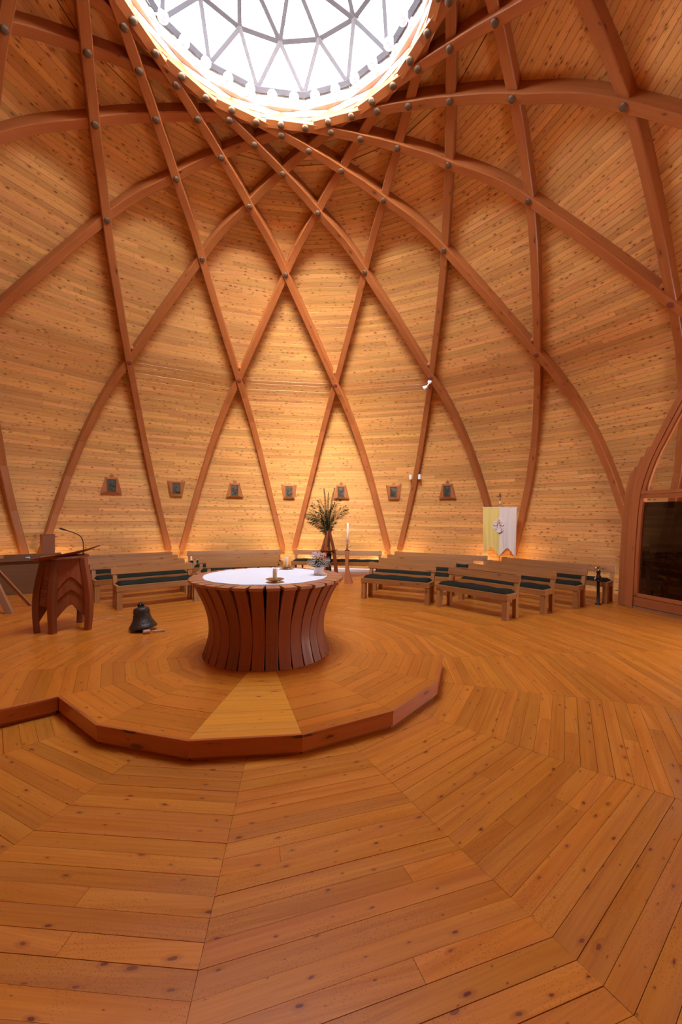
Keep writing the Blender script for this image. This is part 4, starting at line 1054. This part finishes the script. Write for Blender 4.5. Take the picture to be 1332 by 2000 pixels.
# ------------------------------------------------------------------ glazed porch on the right
PA = rad(82.95); PD = 7.31
no = Vector((sin(PA), cos(PA), 0)); tn_ = Vector((-no.y, no.x, 0))       # t positive towards the photograph's left
po = thing('glazed_porch', 'pointed arch timber screen with dark glass beside the right-hand benches', 'glazed screen', no*PD, 0)
def PP(t, z, d=0): return tn_*t+no*d+Vector((0, 0, z))
IN = [(0, 1.12), (.16, 1.11), (1.2, 1.07), (2.24, .98), (2.87, .78), (3.31, .55), (3.81, .27), (4.25, 0.0)]
def interp(P, z):
    j = 0
    while j < len(P)-2 and z > P[j+1][0]: j += 1
    x = (z-P[j][0])/(P[j+1][0]-P[j][0]); p0 = P[max(j-1, 0)]; p1 = P[j]; p2 = P[j+1]; p3 = P[min(j+2, len(P)-1)]
    m0 = (p2[1]-p0[1])/(p2[0]-p0[0])*(p2[0]-p1[0]); m1 = (p3[1]-p1[1])/(p3[0]-p1[0])*(p2[0]-p1[0])
    return (2*x**3-3*x*x+1)*p1[1]+(x**3-2*x*x+x)*m0+(-2*x**3+3*x*x)*p2[1]+(x**3-x*x)*m1
def band(name, off0, off1, z0, z1, d0, d1, s, mat, zcut=None):
    m = MB(); rings = []; n = 26
    for i in range(n+1):
        z = z0+(z1-z0)*i/n; c = interp(IN, z); dc = (interp(IN, z+.02)-interp(IN, z-.02))/.04; l = math.hypot(1, dc)
        def q(o, d): return PP(s*(c+o/l), z-o*dc/l*1.0, d)
        rings.append([q(off0, d0), q(off1, d0), q(off1, d1), q(off0, d1)])
    m.loft(rings); m.build(name, mat, po)
for s in (1, -1):
    band('arch_beam', .0, .115, 0, 4.22, -.06, .14, s, M['porch'])
    for i, (o0, ze) in enumerate(((.117, 3.06), (.172, 2.88), (.227, 2.69), (.280, 2.57))):
        band('laminated_strip', o0, o0+.053, 0, ze, -.05+.004*i, .14, s, M['porch'])
    band('glass_frame', -.072, -.006, 0.25, 4.05, -.045, .05, s, M['porch'])
    band('glazing_bead', -.006, .0, 0.10, 4.15, -.03, .03, s, M['gap'])
def pbox(name, t0, t1, z0, z1, d0, d1, mat):
    m = MB(); m.loft([[PP(t, z0, d0), PP(t, z1, d0), PP(t, z1, d1), PP(t, z0, d1)] for t in (t0, t1)]); return m.build(name, mat, po)
pbox('sill_beam', -1.10, 1.10, .055, .225, -.05, .06, M['porch'])
pbox('sill_frame', -1.07, 1.07, .235, .30, -.045, .05, M['porch'])
pbox('threshold', -1.10, 1.10, 0, .045, -.06, .06, M['greywood'])
pbox('transom', -.97, .97, 2.155, 2.225, -.045, .05, M['porch'])
pbox('transom', -.97, .97, 2.235, 2.30, -.055, .05, M['porch'])
m = MB(); pts = [PP(s*(interp(IN, z)-.05), z, .0) for s, zs in ((1, [.28+i*.18 for i in range(11)]), (-1, [.28+(10-i)*.18 for i in range(11)])) for z in zs]
m.face(pts); m.build('lower_pane', M['darkglass'], po, fix=False)
m = MB(); zs = [2.28+i*.15 for i in range(12)]; pts = [PP(interp(IN, z)-.05, z, 0) for z in zs]+[PP(-(interp(IN, z)-.05), z, 0) for z in reversed(zs)]
m.face(pts); m.build('upper_pane', M['glass'], po, fix=False)
# ------------------------------------------------------------------ ornate pole near the porch
sp2 = thing('processional_lantern', 'dark iron standing pole with shiny round head beside the porch', 'stand', (6.63, 2.39, 0))
m = MB(); m.lathe([(0, 0), (.06, 0), (.06, .015), (.03, .03), (.028, .46), (.04, .47), (.04, .50), (.026, .51)], 18); m.build('pole', M['iron'], sp2)
m = MB(); m.lathe([(.026, .50), (.05, .53), (.055, .56), (.035, .60), (.03, .64), (.045, .66), (.03, .69), (0, .70)], 18); m.build('head', M['iron'], sp2)
m = MB()
for i in range(17):
    pass
ringp = [Vector((-.045+.045*cos(2*PI*i/16)-.0, -.02, .735+.045*sin(2*PI*i/16))) for i in range(17)]
m.tube(ringp, .013, 8, caps=False); m.build('ring', M['chrome'], sp2)
m = MB(); m.tube([(0, 0, .69), (.01, 0, .72), (.0, 0, .76), (-.03, 0, .78)], .024, 8); m.build('hook', M['iron'], sp2)
m = MB(); m.tube([(-.03, -.01, .55), (-.08, -.02, .56), (-.11, -.02, .53), (-.09, -.02, .50)], .011, 8); m.build('side_hook', M['chrome'], sp2)
# ------------------------------------------------------------------ daylight openings outside the frame (beside and behind the camera)
def glazed_door(name, az, R, w, h, watts, col, label):
    c = cyl(R, az, 0); en = bpy.data.objects.new(name, None); C.objects.link(en); en.location = c; en.rotation_euler.z = -az
    tag(en, label, kind='structure'); nb_ = max(1, round(w/1.1))
    for i in range(nb_+1):
        m = MB(); m.box((-w/2+w*i/nb_, 0, h/2), (.1, .1, h)); m.build('door_post', M['porch'], en)
    for nm, z in (('door_head', h), ('door_sill', .05)):
        m = MB(); m.box((0, 0, z), (w+.1, .1, .1)); m.build(nm, M['porch'], en)
    for i in range(nb_):
        x0, x1 = -w/2+w*i/nb_+.05, -w/2+w*(i+1)/nb_-.05
        m = MB(); m.face([(x0, .03, .1), (x1, .03, .1), (x1, .03, h-.05), (x0, .03, h-.05)]); m.build('pane', M['daylit'], en, fix=False)
    area_light(name+'_daylight', cyl(R-.08, az, h/2+.1), (-sin(az), -cos(az), -.02), w, h-.2, watts, col)
M['daylit'] = simple('daylit_milk_glass', (.9, .95, 1.0), .4, emit=2.0)
glazed_door('door_1', rad(97), 8.15, 2.0, 2.3, DOOR_W, (1.0, .95, .88), 'glazed entrance door letting in daylight')

# ------------------------------------------------------------------ sub-parts under the part they belong to
SUB = {'lens': 'lamp_head', 'lens_ring': 'lamp_head', 'crest_ground': 'cloth', 'red_ribbons': 'cloth', 'gold_embroidery': 'cloth', 'finial': 'pole', 'pole_collar': 'pole', 'white_collar': 'pole',
       'wick': 'wax_body', 'red_cross': 'wax_body', 'relief': 'frame', 'raised_lettering': 'bell_body', 'ornament_frieze': 'bell_body', 'crown_pin': 'bell_body', 'grille': 'case', 'name_plate': 'top_beam',
       'capsule': 'gooseneck', 'bloom_throat': 'cyclamen_bloom', 'flower_stalk': 'cyclamen_bloom'}
for o in [q for q in bpy.data.objects if q.parent is None and 'category' in q.keys()]:
    ch = sorted(o.children, key=lambda q: q.name); base = lambda q: q.name.split('.')[0]
    cnt = {}
    for c in ch:
        b = base(c)
        if b in SUB:
            sibs = [q for q in ch if base(q) == SUB[b]]
            if not sibs: continue
            k = cnt.get(b, 0); cnt[b] = k+1
            c.parent = sibs[min(k, len(sibs)-1)]
